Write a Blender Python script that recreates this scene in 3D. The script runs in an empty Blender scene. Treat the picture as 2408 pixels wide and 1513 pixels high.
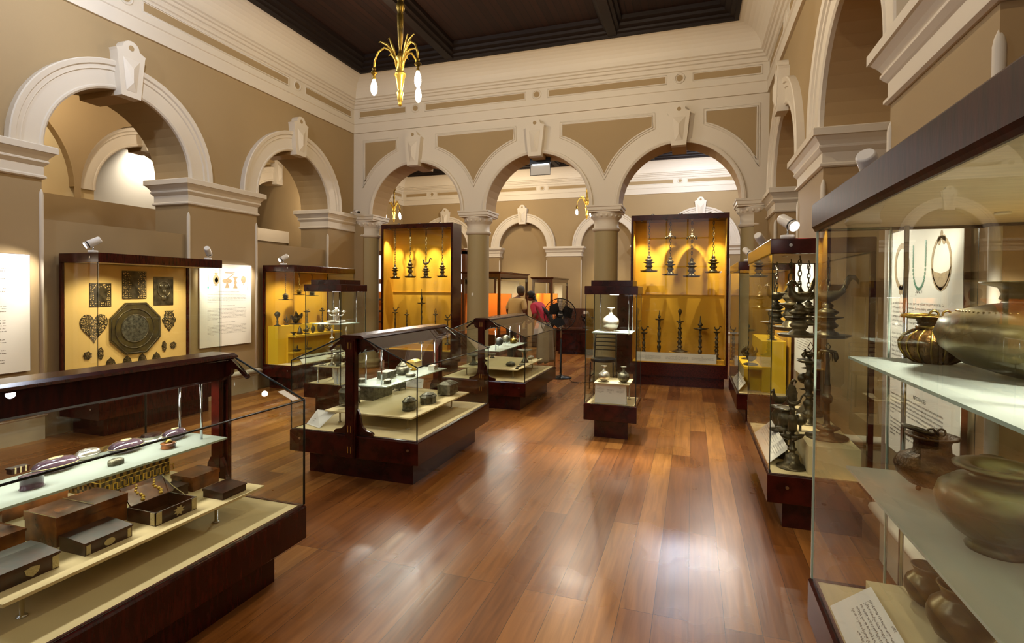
import bpy, bmesh, math, random
from math import sin, cos, pi, radians, sqrt, atan2
from mathutils import Vector, Matrix, noise
random.seed(7)
S = bpy.context.scene
COL = S.collection

# ---------------------------------------------------------------- camera
YAW, PIT, ROL, FPX, PPY, EYE = radians(18.653), radians(-.859), radians(.437), 1255.4, 699.05, 1.6
cam_data = bpy.data.cameras.new('camera')
cam = bpy.data.objects.new('camera', cam_data)
COL.objects.link(cam)
cam_data.sensor_width = 36.0
cam_data.sensor_fit = 'HORIZONTAL'
cam_data.lens = 36.0 * FPX / 2408
cam_data.shift_y = -(756.5 - PPY) / 2408
cam_data.clip_start = .05
_f = Vector((-sin(YAW), cos(YAW), 0)); _r = Vector((cos(YAW), sin(YAW), 0)); _u = Vector((0, 0, 1))
f2 = _f * cos(PIT) + _u * sin(PIT); u2 = _u * cos(PIT) - _f * sin(PIT)
r3 = _r * cos(ROL) + u2 * sin(ROL); u3 = u2 * cos(ROL) - _r * sin(ROL)
m = Matrix.Identity(4)
for i in range(3):
    m[i][0], m[i][1], m[i][2] = r3[i], u3[i], -f2[i]
m[2][3] = EYE
cam.matrix_world = m
S.camera = cam

# ---------------------------------------------------------------- world, exposure
W = bpy.data.worlds.new('world'); S.world = W; W.use_nodes = True
W.node_tree.nodes['Background'].inputs[0].default_value = (.55, .5, .45, 1)
W.node_tree.nodes['Background'].inputs[1].default_value = .15
S.view_settings.view_transform = 'Standard'; S.view_settings.look = 'None'
S.view_settings.exposure = .2; S.view_settings.gamma = 1.0
S.view_settings.use_curve_mapping = False
cy = S.cycles
cy.max_bounces = 10; cy.diffuse_bounces = 3; cy.glossy_bounces = 4; cy.transmission_bounces = 4
cy.transparent_max_bounces = 40; cy.caustics_reflective = False; cy.caustics_refractive = False
cy.sample_clamp_indirect = 4.0; cy.use_denoising = True
cy.use_adaptive_sampling = True; cy.adaptive_threshold = .03

# ---------------------------------------------------------------- large lights
def area(name, loc, aim, sx, sy, power, col, parent=None):
    d = bpy.data.lights.new(name, 'AREA'); d.shape = 'RECTANGLE'; d.size = sx; d.size_y = sy
    d.energy = power; d.color = col
    o = bpy.data.objects.new(name, d); COL.objects.link(o)
    o.location = loc
    o.rotation_euler = (Vector(aim) - Vector(loc)).to_track_quat('-Z', 'Y').to_euler()
    if parent is not None:
        o.parent = parent; o.location = Vector(loc) - wloc(parent)
    return o
def wloc(o):
    v = Vector(o.location); p = o.parent
    while p is not None:
        v += p.location; p = p.parent
    return v
def spot(name, loc, aim, power, angle, blend, col, size=.02, parent=None):
    d = bpy.data.lights.new(name, 'SPOT'); d.energy = power; d.spot_size = radians(angle); d.spot_blend = blend
    d.color = col; d.shadow_soft_size = size
    o = bpy.data.objects.new(name, d); COL.objects.link(o)
    o.location = loc
    o.rotation_euler = (Vector(aim) - Vector(loc)).to_track_quat('-Z', 'Y').to_euler()
    if parent is not None:
        o.location = Vector(loc) - wloc(parent); o.parent = parent
    return o
WARM = (1.0, .81, .55); SOFT = (1.0, .87, .68); COOL = (.80, .86, 1.0); NEUT = (1.0, .94, .86)
# unseen point lights added as fill; none stands for a fixture or window
def lamp(name, loc, power, col, r=.12):
    d = bpy.data.lights.new(name, 'POINT'); d.energy = power; d.color = col; d.shadow_soft_size = r
    o = bpy.data.objects.new(name, d); COL.objects.link(o); o.location = loc; return o
for x, y, p, c in ((-4.9, .6, 118, COOL), (-4.9, 3.6, 92, COOL), (-.6, 1.0, 75, WARM), (-.6, 4.6, 65, WARM), (-4.2, 6.6, 48, WARM), (-1.4, 6.6, 60, WARM)):
    lamp('ceiling_fill', (x, y, 4.75), p, c, .04)  # added fill under the front room ceiling, no fixture there
for x, y, p, c in ((-6.2, 11.6, 170, WARM), (-2.6, 12.2, 180, SOFT), (-.3, 13.5, 190, COOL), (-6.0, 15.2, 150, WARM), (.2, 15.5, 120, COOL)):
    lamp('back_room_fill', (x, y, 5.0), p, c, .07)  # added fill that brightens the back room and puts glare on the floor
lamp('corridor_fill', (-7.7, 4.6, 4.3), 45, SOFT, .07)  # these corridor lights are unseen, added to brighten the space behind the arches
lamp('corridor_fill', (-7.7, 7.2, 4.2), 30, SOFT, .07)
lamp('corridor_fill', (-7.5, 9.0, 3.4), 22, SOFT, .07)
lamp('corridor_fill', (-9.8, 10.2, 3.6), 60, (1, .72, .36), .07)
# small lamps on top of the two tall arch cases, turned towards the front room
for x in (-5.75, -5.3): spot('case_top_lamp', (x, 9.28, 2.95), (x * .66, 3.4, 0), 260, 70, 1, NEUT, .12)
for x in (.22, .50): spot('case_top_lamp', (x, 9.28, 2.95), (x * .5 + .1, 3.4, 0), 56, 70, 1, NEUT, .12)
spot('case_top_lamp', (-.85, 9.28, 2.95), (-.5, 4.4, 0), 50, 50, 1, NEUT, .12)

# ---------------------------------------------------------------- mesh builder
class MB:
    def __init__(s):
        s.v = []; s.f = []; s.m = []; s.sm = []
    def add(s, vs, fs, mi=0, smooth=False):
        b = len(s.v); s.v += [tuple(p) for p in vs]
        for f in fs:
            s.f.append(tuple(i + b for i in f)); s.m.append(mi); s.sm.append(smooth)
        return s
    def box(s, x0, x1, y0, y1, z0, z1, mi=0):
        x0, x1 = sorted((x0, x1)); y0, y1 = sorted((y0, y1)); z0, z1 = sorted((z0, z1))
        vs = [(x, y, z) for x in (x0, x1) for y in (y0, y1) for z in (z0, z1)]
        return s.add(vs, [(0, 1, 3, 2), (4, 6, 7, 5), (0, 4, 5, 1), (2, 3, 7, 6), (0, 2, 6, 4), (1, 5, 7, 3)], mi)
    def obox(s, c, ax, ay, az, mi=0):      # oriented box: centre and three half-extent vectors
        c, ax, ay, az = map(Vector, (c, ax, ay, az))
        vs = [c + ax * i + ay * j + az * k for i in (-1, 1) for j in (-1, 1) for k in (-1, 1)]
        return s.add(vs, [(0, 1, 3, 2), (4, 6, 7, 5), (0, 4, 5, 1), (2, 3, 7, 6), (0, 2, 6, 4), (1, 5, 7, 3)], mi)
    def prism(s, pts, fn, a0, a1, mi=0, smooth=False):   # pts 2D ring; fn(u, v, w) -> xyz
        n = len(pts)
        vs = [fn(u, v, a0) for u, v in pts] + [fn(u, v, a1) for u, v in pts]
        s.add(vs, [tuple(range(n))[::-1], tuple(range(n, 2 * n))], mi)
        return s.add(vs, [(i, (i + 1) % n, n + (i + 1) % n, n + i) for i in range(n)], mi, smooth)
    def lathe(s, prof, c=(0, 0, 0), n=24, mi=0, sx=1, sy=1, a0=0, smooth=True, wob=None):
        vs = []; k = len(prof)
        for r, z in prof:
            for i in range(n):
                a = a0 + 2 * pi * i / n; rr = r * (wob(a, z) if wob else 1)
                vs.append((c[0] + rr * cos(a) * sx, c[1] + rr * sin(a) * sy, c[2] + z))
        fs = [(j * n + i, j * n + (i + 1) % n, (j + 1) * n + (i + 1) % n, (j + 1) * n + i) for j in range(k - 1) for i in range(n)]
        s.add(vs, fs, mi, smooth)
        if prof[0][0] > 1e-5: s.add(vs[:n], [tuple(range(n))[::-1]], mi)
        if prof[-1][0] > 1e-5: s.add(vs[-n:], [tuple(range(n))], mi)
        return s
    def tube(s, path, r, n=8, mi=0, caps=True, flat=1.0, closed=False):
        path = [Vector(p) for p in path]; k = len(path)
        rr = r if isinstance(r, (list, tuple)) else [r] * k
        vs = []; up = None
        for j, p in enumerate(path):
            if closed: t = path[(j + 1) % k] - path[j - 1]
            else: t = path[min(j + 1, k - 1)] - path[max(j - 1, 0)]
            t.normalize()
            if up is None:
                up = t.cross(Vector((0, 0, 1)))
                if up.length < .05: up = t.cross(Vector((0, 1, 0)))
                up.normalize()
            else:
                up = up - t * up.dot(t); up.normalize()
            w = t.cross(up)
            for i in range(n):
                a = 2 * pi * i / n
                vs.append(p + (up * cos(a) * flat + w * sin(a)) * rr[j])
        K = k if closed else k - 1
        fs = [(j * n + i, j * n + (i + 1) % n, ((j + 1) % k) * n + (i + 1) % n, ((j + 1) % k) * n + i) for j in range(K) for i in range(n)]
        s.add(vs, fs, mi, True)
        if caps and not closed:
            s.add(vs[:n], [tuple(range(n))[::-1]], mi); s.add(vs[-n:], [tuple(range(n))], mi)
        return s
    def ball(s, c, r, n=12, mi=0, sx=1, sy=1, sz=1):
        k = max(5, n // 2 + 1)
        return s.lathe([(max(r * sin(pi * j / k), 1e-6), -r * cos(pi * j / k) * sz) for j in range(k + 1)], c, n, mi, sx, sy)
    def mould(s, path, prof, closed=False, mi=0, smooth=False):
        """sweep a (out, z) profile along a level 2D path with mitred corners; out is to the right of travel"""
        k = len(path); offs = []
        for j in range(k):
            p = Vector(path[j])
            d0 = (p - Vector(path[j - 1])) if (closed or j > 0) else None
            d1 = (Vector(path[(j + 1) % k]) - p) if (closed or j < k - 1) else None
            d0 = d0.normalized() if d0 is not None else d1.normalized()
            d1 = d1.normalized() if d1 is not None else d0
            n0 = Vector((d0.y, -d0.x)); n1 = Vector((d1.y, -d1.x))
            b = n0 + n1; b = b / max(b.length_squared, 1e-6) * 2
            offs.append((p, b))
        q = len(prof)
        vs = [(p.x + b.x * o, p.y + b.y * o, z) for p, b in offs for o, z in prof]
        K = k if closed else k - 1
        fs = [(j * q + i, ((j + 1) % k) * q + i, ((j + 1) % k) * q + i + 1, j * q + i + 1) for j in range(K) for i in range(q - 1)]
        s.add(vs, fs, mi, smooth)
        if not closed:
            s.add(vs[:q], [tuple(range(q))], mi); s.add(vs[-q:], [tuple(range(q))[::-1]], mi)
        return s
    def build(s, name, mats, parent=None, local=False, recalc=True):
        me = bpy.data.meshes.new(name)
        off = Vector((0, 0, 0)) if (local or parent is None) else wloc(parent)
        me.from_pydata([(x - off.x, y - off.y, z - off.z) for x, y, z in s.v], [], s.f)
        if not isinstance(mats, (list, tuple)): mats = [mats]
        for mt in mats: me.materials.append(mt)
        me.polygons.foreach_set('material_index', s.m)
        me.polygons.foreach_set('use_smooth', s.sm)
        if recalc:
            b = bmesh.new(); b.from_mesh(me)
            bmesh.ops.remove_doubles(b, verts=b.verts, dist=1e-5)
            bmesh.ops.recalc_face_normals(b, faces=b.faces)
            b.to_mesh(me); b.free()
        me.update()
        o = bpy.data.objects.new(name, me); COL.objects.link(o)
        if parent is not None: o.parent = parent
        return o

def tag(o, label=None, cat=None, group=None, kind=None):
    if label: o['label'] = label
    if cat: o['category'] = cat
    if group: o['group'] = group
    if kind: o['kind'] = kind
    return o
def thing(name, label, cat, loc=(0, 0, 0), rz=0, group=None):
    o = bpy.data.objects.new(name, None); COL.objects.link(o)
    o.empty_display_size = .1
    o.location = loc; o.rotation_euler = (0, 0, rz)
    return tag(o, label, cat, group)
def solo(name, mb, mat, label, cat, loc=(0, 0, 0), rz=0, group=None, local=True):
    """a thing that is a single mesh; verts are local to loc unless local=False"""
    if not local:
        mb.v = [(x - loc[0], y - loc[1], z - loc[2]) for x, y, z in mb.v]
    o = mb.build(name, mat); o.location = loc; o.rotation_euler = (0, 0, rz)
    return tag(o, label, cat, group)
def copy_tree(o, parent=None):
    c = o.copy(); COL.objects.link(c)
    if parent is not None: c.parent = parent
    for ch in [x for x in bpy.data.objects if x.parent == o]:
        copy_tree(ch, c)
    return c
def struct(name, mb, mat, parent=None):
    o = mb.build(name, mat, parent)
    if parent is None: o['kind'] = 'structure'
    return o
def bevel(o, w=.004, seg=2):
    b = o.modifiers.new('bevel', 'BEVEL'); b.width = w; b.segments = seg; b.limit_method = 'ANGLE'; b.angle_limit = radians(40)
    return o

# ---------------------------------------------------------------- materials
def lin(h):
    h = h.lstrip('#'); o = []
    for i in (0, 2, 4):
        c = int(h[i:i + 2], 16) / 255
        o.append(c / 12.92 if c <= .04045 else ((c + .055) / 1.055) ** 2.4)
    return tuple(o) + (1,)
def mat(name, col, rough=.5, metal=0, bump=0, bscale=60, var=0, vscale=8, col2=None, spec=.5, coat=0, stretch=None):
    M = bpy.data.materials.new(name); M.use_nodes = True
    N, L = M.node_tree.nodes, M.node_tree.links
    b = N['Principled BSDF']
    c = lin(col) if isinstance(col, str) else tuple(col) + (1,)
    b.inputs['Base Color'].default_value = c
    b.inputs['Roughness'].default_value = rough; b.inputs['Metallic'].default_value = metal
    b.inputs['Specular IOR Level'].default_value = spec
    if coat:
        b.inputs['Coat Weight'].default_value = coat; b.inputs['Coat Roughness'].default_value = .12
    if bump or var:
        tc = N.new('ShaderNodeTexCoord'); mp = N.new('ShaderNodeMapping')
        L.new(tc.outputs['Object'], mp.inputs[0])
        if stretch: mp.inputs['Scale'].default_value = stretch
    if var:
        nz = N.new('ShaderNodeTexNoise'); nz.inputs['Scale'].default_value = vscale; nz.inputs['Detail'].default_value = 6
        L.new(mp.outputs[0], nz.inputs['Vector'])
        mx = N.new('ShaderNodeMix'); mx.data_type = 'RGBA'
        mx.inputs['A'].default_value = c
        mx.inputs['B'].default_value = lin(col2) if col2 else tuple(x * (1 - var) for x in c[:3]) + (1,)
        rp = N.new('ShaderNodeMapRange'); rp.inputs[1].default_value = .35; rp.inputs[2].default_value = .68
        L.new(nz.outputs[0], rp.inputs[0]); L.new(rp.outputs[0], mx.inputs['Factor'])
        L.new(mx.outputs['Result'], b.inputs['Base Color'])
    if bump:
        n2 = N.new('ShaderNodeTexNoise'); n2.inputs['Scale'].default_value = bscale; n2.inputs['Detail'].default_value = 4
        L.new(mp.outputs[0], n2.inputs['Vector'])
        bp = N.new('ShaderNodeBump'); bp.inputs['Strength'].default_value = bump; bp.inputs['Distance'].default_value = .01
        L.new(n2.outputs[0], bp.inputs['Height']); L.new(bp.outputs[0], b.inputs['Normal'])
    return M
def emis(name, col, s):
    M = bpy.data.materials.new(name); M.use_nodes = True
    b = M.node_tree.nodes['Principled BSDF']
    b.inputs['Base Color'].default_value = (.8, .8, .8, 1)
    b.inputs['Emission Color'].default_value = lin(col) if isinstance(col, str) else tuple(col) + (1,)
    b.inputs['Emission Strength'].default_value = s
    return M
def glassmat(name, tint=(.97, .99, .975), strength=1.0, ior=1.5):
    """clear pane: straight-through transmission plus a sharp Fresnel reflection"""
    M = bpy.data.materials.new(name); M.use_nodes = True
    N, L = M.node_tree.nodes, M.node_tree.links
    N.remove(N['Principled BSDF'])
    t = N.new('ShaderNodeBsdfTransparent'); t.inputs[0].default_value = tuple(tint) + (1,)
    g = N.new('ShaderNodeBsdfGlossy'); g.inputs['Roughness'].default_value = .0
    fr = N.new('ShaderNodeFresnel'); fr.inputs[0].default_value = ior
    geo = N.new('ShaderNodeNewGeometry')
    mi = N.new('ShaderNodeMath'); mi.operation = 'SUBTRACT'; mi.inputs[0].default_value = 1
    L.new(geo.outputs['Backfacing'], mi.inputs[1])
    ml = N.new('ShaderNodeMath'); ml.operation = 'MULTIPLY'; ml.inputs[1].default_value = strength
    L.new(fr.outputs[0], ml.inputs[0])
    m2 = N.new('ShaderNodeMath'); m2.operation = 'MULTIPLY'
    L.new(ml.outputs[0], m2.inputs[0]); L.new(mi.outputs[0], m2.inputs[1])
    mx = N.new('ShaderNodeMixShader')
    L.new(m2.outputs[0], mx.inputs[0]); L.new(t.outputs[0], mx.inputs[1]); L.new(g.outputs[0], mx.inputs[2])
    L.new(mx.outputs[0], N['Material Output'].inputs[0])
    return M

M = {}
M['wall'] = mat('taupe_paint', '#a58d66', .75, bump=.05, bscale=180, var=.06, vscale=1.2)
M['wall2'] = mat('cream_paint', '#cdb98e', .75, bump=.05, bscale=180)
M['soffit'] = mat('soffit_paint', '#ae9166', .75, bump=.04, bscale=180)
M['trim'] = mat('white_trim_paint', '#d8cebd', .55, bump=.03, bscale=120)
M['plinth'] = mat('plinth_stone', '#cfc2a4', .5, bump=.04, bscale=40, var=.08, vscale=5)
M['red'] = mat('mahogany_polished', '#43120b', .2, spec=.3, bump=.02, bscale=30, var=.35, vscale=9, col2='#260805', coat=.2, stretch=(1, 6, 1))
M['redm'] = mat('mahogany_satin', '#3a1009', .38, spec=.14, bump=.02, bscale=30, var=.3, vscale=9, col2='#240805', stretch=(1, 6, 1))
M['redx'] = mat('mahogany_polished_x', '#4c150c', .2, spec=.3, bump=.02, bscale=30, var=.35, vscale=9, col2='#2c0a05', coat=.2, stretch=(6, 1, 6))
M['brown'] = mat('brown_wood_frame', '#5a3018', .3, bump=.03, bscale=30, var=.3, vscale=10, col2='#3a1c0d', coat=.4, stretch=(6, 6, 1))
M['cream'] = mat('cream_fabric', '#ddc896', .85, bump=.06, bscale=400, var=.05, vscale=4)
M['creamw'] = mat('cream_backing_board', '#e2bd70', .85, bump=.05, bscale=400)
M['lidin'] = mat('pale_case_ceiling', '#dccaa8', .6, var=.15, vscale=6, stretch=(1, 8, 1))
M['amber'] = mat('amber_fabric', '#e0a828', .85, bump=.06, bscale=420, var=.1, vscale=2)
M['yellow'] = mat('yellow_fabric', '#e8bc1e', .85, bump=.06, bscale=420)
M['orange'] = mat('orange_fabric', '#dd7c28', .85, bump=.05, bscale=400)
M['glass'] = glassmat('clear_glass', strength=1.0)
M['edge'] = mat('glass_edge', '#1c2f2a', .15, spec=.8)
M['rim'] = mat('black_glass_rim', '#0c1412', .3, spec=.4)
M['edgel'] = mat('pale_glass_edge', '#b9cdbd', .2, spec=.8)
M['shelf'] = mat('frosted_glass', '#d2ded6', .3, spec=.6)
_n, _l = M['shelf'].node_tree.nodes, M['shelf'].node_tree.links
_t = _n.new('ShaderNodeBsdfTranslucent'); _t.inputs[0].default_value = lin('#f0f3ea'); _x = _n.new('ShaderNodeMixShader'); _x.inputs[0].default_value = .68
_l.new(_n['Principled BSDF'].outputs[0], _x.inputs[1]); _l.new(_t.outputs[0], _x.inputs[2]); _l.new(_x.outputs[0], _n['Material Output'].inputs[0])
M['shelft'] = M['shelf'].copy(); M['shelft'].name = 'clear_frosted_glass'
_n, _l = M['shelft'].node_tree.nodes, M['shelft'].node_tree.links
_o = _n['Material Output']; _s0 = _o.inputs[0].links[0].from_socket; _t2 = _n.new('ShaderNodeBsdfTransparent'); _m2 = _n.new('ShaderNodeMixShader'); _m2.inputs[0].default_value = .6
_l.new(_s0, _m2.inputs[1]); _l.new(_t2.outputs[0], _m2.inputs[2]); _l.new(_m2.outputs[0], _o.inputs[0])
M['chrome'] = mat('chrome', '#c8ccd2', .15, 1)
M['bronze'] = mat('dark_bronze', '#6a5e45', .36, .7, bump=.15, bscale=70, var=.5, vscale=14, col2='#39311f')
M['brass'] = mat('old_brass', '#8a6f2c', .35, .9, bump=.12, bscale=60, var=.5, vscale=12, col2='#463818')
M['gold'] = mat('gilt_brass', '#e6c25c', .34, .85, bump=.1, bscale=80)
M['pewter'] = mat('embossed_pewter', '#736f5b', .42, .75, bump=.5, bscale=110, var=.4, vscale=30, col2='#3d3a2d')
M['silver'] = mat('bright_silver', '#d9d2c4', .25, .9, bump=.2, bscale=90)
M['tort'] = mat('tortoiseshell', '#3a1e0e', .22, bump=.05, bscale=30, var=.9, vscale=11, col2='#8a5024', coat=.25, spec=.35)
M['tortd'] = mat('dark_tortoiseshell', '#170d09', .3, spec=.3, bump=.05, bscale=30, var=.8, vscale=14, col2='#3c1c0e', coat=.15)
M['plum'] = mat('plum_shell', '#2e2028', .15, var=.7, vscale=9, col2='#5a4450', coat=.8)
M['darkwood'] = mat('carved_dark_wood', '#2a1a14', .35, bump=.5, bscale=90, var=.4, vscale=20, coat=.2)
M['ivory'] = mat('ivory_metal_mount', '#b8a878', .4, .3, bump=.5, bscale=150)
M['paper'] = mat('white_card', '#efe9dc', .7, bump=.02, bscale=200)
M['ink'] = mat('printed_ink', '#33291f', .8)
M['inkl'] = mat('faded_ink', '#857868', .8)
M['white'] = mat('white_lamp_enamel', '#e4e0da', .35)
M['black'] = mat('black_metal', '#0d0d0e', .35, spec=.4)
M['blackv'] = mat('black_vinyl', '#141416', .45, bump=.05, bscale=100)
M['bulb'] = emis('lit_bulb', (1, .80, .45), 90)
M['lens'] = emis('lit_lens', (1, .95, .88), 14)
M['strip'] = emis('light_strip', (1, .95, .85), 5)
M['sky'] = emis('window_sky', (.88, .92, 1), .8)  # glow of the added panes behind the camera
M['skyd'] = emis('side_window_sky', (.95, .93, 1), 1.3)
M['pale'] = mat('pale_plastic', '#cfccc4', .4)
M['ball'] = mat('dark_stone', '#3a3a34', .45, bump=.3, bscale=70, var=.4, vscale=30)
M['clay'] = mat('brown_bronze_patina', '#5f543c', .32, .75, bump=.12, bscale=40, var=.6, vscale=9, col2='#7c6d3e')
M['green'] = mat('green_bronze_patina', '#5f6138', .34, .6, bump=.12, bscale=40, var=.7, vscale=7, col2='#4a4028')
M['ewer'] = mat('engraved_copper', '#6a4a22', .35, .85, bump=.6, bscale=70, var=.5, vscale=12, col2='#2e2414')
M['skin'] = mat('brown_skin', '#6a4230', .55)
M['skin2'] = mat('warm_brown_skin', '#7a4a34', .55)
M['hairg'] = mat('grey_hair', '#5d564e', .7, bump=.6, bscale=160)
M['hairb'] = mat('black_hair', '#0b0808', .45, bump=.5, bscale=160)
M['shirt'] = mat('cream_shirt', '#d9be84', .85, bump=.1, bscale=60)
M['pink'] = mat('pink_blouse', '#c4324c', .8, bump=.1, bscale=60)
M['skirt'] = mat('pale_skirt', '#a8987c', .85, bump=.15, bscale=40)
M['trous'] = mat('grey_trousers', '#4a443e', .85, bump=.1, bscale=60)
M['teal'] = mat('teal_enamel', '#57a89c', .6)
M['tan'] = mat('printed_tan', '#b59a72', .7, var=.3, vscale=60)
M['beads'] = mat('green_beads', '#5f8f74', .5)

def floor_mat():
    m_ = bpy.data.materials.new('teak_floorboards'); m_.use_nodes = True
    N, L = m_.node_tree.nodes, m_.node_tree.links; b = N['Principled BSDF']
    tc = N.new('ShaderNodeTexCoord'); mp = N.new('ShaderNodeMapping')
    mp.inputs['Rotation'].default_value = (0, 0, pi / 2)
    L.new(tc.outputs['Object'], mp.inputs[0])
    br = N.new('ShaderNodeTexBrick')
    br.inputs['Scale'].default_value = 1; br.inputs['Brick Width'].default_value = 2.7; br.inputs['Row Height'].default_value = .165
    br.inputs['Mortar Size'].default_value = .0012; br.inputs['Mortar Smooth'].default_value = .1; br.offset = .37; br.offset_frequency = 3
    br.inputs['Color1'].default_value = (0, 0, 0, 1); br.inputs['Color2'].default_value = (1, 1, 1, 1); br.inputs['Mortar'].default_value = (.5, .5, .5, 1)
    L.new(mp.outputs[0], br.inputs[0])
    # long grain, offset per board
    m2 = N.new('ShaderNodeMapping'); m2.inputs['Scale'].default_value = (14, .9, 1)
    ad = N.new('ShaderNodeVectorMath'); ad.operation = 'ADD'
    sc_ = N.new('ShaderNodeVectorMath'); sc_.operation = 'SCALE'; sc_.inputs['Scale'].default_value = 13.0
    L.new(br.outputs['Color'], sc_.inputs[0]); L.new(tc.outputs['Object'], m2.inputs[0])
    L.new(m2.outputs[0], ad.inputs[0]); L.new(sc_.outputs[0], ad.inputs[1])
    nz = N.new('ShaderNodeTexNoise'); nz.inputs['Scale'].default_value = 2.2; nz.inputs['Detail'].default_value = 7; nz.inputs['Distortion'].default_value = .6
    L.new(ad.outputs[0], nz.inputs['Vector'])
    r1 = N.new('ShaderNodeValToRGB'); e = r1.color_ramp
    e.elements[0].position = .0; e.elements[0].color = lin('#79481f'); e.elements[1].position = 1; e.elements[1].color = lin('#ac753a')
    x = e.elements.new(.5); x.color = lin('#905828')
    L.new(br.outputs['Color'], r1.inputs[0])
    mx = N.new('ShaderNodeMix'); mx.data_type = 'RGBA'; mx.blend_type = 'MULTIPLY'; mx.inputs['Factor'].default_value = .75
    r2 = N.new('ShaderNodeValToRGB'); r2.color_ramp.elements[0].position = .3; r2.color_ramp.elements[0].color = (.55, .5, .45, 1)
    r2.color_ramp.elements[1].position = .65; r2.color_ramp.elements[1].color = (1.1, 1.1, 1.1, 1)
    L.new(nz.outputs[0], r2.inputs[0]); L.new(r1.outputs[0], mx.inputs['A']); L.new(r2.outputs[0], mx.inputs['B'])
    mo = N.new('ShaderNodeMix'); mo.data_type = 'RGBA'; mo.inputs['B'].default_value = (.03, .015, .008, 1)
    L.new(br.outputs['Fac'], mo.inputs['Factor']); L.new(mx.outputs['Result'], mo.inputs['A'])
    L.new(mo.outputs['Result'], b.inputs['Base Color'])
    n3 = N.new('ShaderNodeTexNoise'); n3.inputs['Scale'].default_value = 1.6; n3.inputs['Detail'].default_value = 3
    L.new(tc.outputs['Object'], n3.inputs['Vector'])
    mr = N.new('ShaderNodeMapRange'); mr.inputs[1].default_value = .3; mr.inputs[2].default_value = .7; mr.inputs[3].default_value = .24; mr.inputs[4].default_value = .34
    L.new(n3.outputs[0], mr.inputs[0]); L.new(mr.outputs[0], b.inputs['Roughness'])
    bp = N.new('ShaderNodeBump'); bp.inputs['Strength'].default_value = .12; bp.inputs['Distance'].default_value = .004
    L.new(nz.outputs[0], bp.inputs['Height']); L.new(bp.outputs[0], b.inputs['Normal'])
    b.inputs['Specular IOR Level'].default_value = .5
    return m_
M['floor'] = floor_mat()
def ceil_mat():
    m_ = bpy.data.materials.new('dark_ceiling_boards'); m_.use_nodes = True
    N, L = m_.node_tree.nodes, m_.node_tree.links; b = N['Principled BSDF']
    tc = N.new('ShaderNodeTexCoord'); mp = N.new('ShaderNodeMapping'); mp.inputs['Rotation'].default_value = (0, 0, pi / 2)
    L.new(tc.outputs['Object'], mp.inputs[0])
    br = N.new('ShaderNodeTexBrick'); br.inputs['Scale'].default_value = 1; br.inputs['Brick Width'].default_value = 30; br.inputs['Row Height'].default_value = .11
    br.inputs['Mortar Size'].default_value = .006
    br.inputs['Color1'].default_value = lin('#28120a'); br.inputs['Color2'].default_value = lin('#1c0c07'); br.inputs['Mortar'].default_value = lin('#0a0503')
    L.new(mp.outputs[0], br.inputs[0]); L.new(br.outputs['Color'], b.inputs['Base Color'])
    b.inputs['Roughness'].default_value = .65; b.inputs['Specular IOR Level'].default_value = .25
    return m_
M['ceil'] = ceil_mat()
M['ceilw'] = mat('dark_ceiling_moulding', '#150905', .6, spec=.25)
M['shaft'] = mat('olive_taupe_paint', '#a5946a', .6, bump=.03, bscale=150)
def inlay_mat():
    m_ = bpy.data.materials.new('shell_inlay_pattern'); m_.use_nodes = True
    N, L = m_.node_tree.nodes, m_.node_tree.links; b = N['Principled BSDF']
    tc = N.new('ShaderNodeTexCoord'); mp = N.new('ShaderNodeMapping'); mp.inputs['Scale'].default_value = (1, 1, .7)
    L.new(tc.outputs['Object'], mp.inputs[0])
    ck = N.new('ShaderNodeTexChecker'); ck.inputs['Scale'].default_value = 55
    ck.inputs['Color1'].default_value = lin('#2a1a0a'); ck.inputs['Color2'].default_value = lin('#a07a35')
    L.new(mp.outputs[0], ck.inputs[0])
    nz = N.new('ShaderNodeTexNoise'); nz.inputs['Scale'].default_value = 60
    mx = N.new('ShaderNodeMix'); mx.data_type = 'RGBA'; mx.blend_type = 'MULTIPLY'; mx.inputs['Factor'].default_value = .6
    L.new(ck.outputs[0], mx.inputs['A']); L.new(nz.outputs['Color'], mx.inputs['B']); L.new(mx.outputs['Result'], b.inputs['Base Color'])
    b.inputs['Roughness'].default_value = .3; b.inputs['Coat Weight'].default_value = .5
    return m_
M['inlay'] = inlay_mat()
def arc(cx, cz, r, a0, a1, n):
    return [(cx + r * cos(a0 + (a1 - a0) * i / n), cz + r * sin(a0 + (a1 - a0) * i / n)) for i in range(n + 1)]
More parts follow.
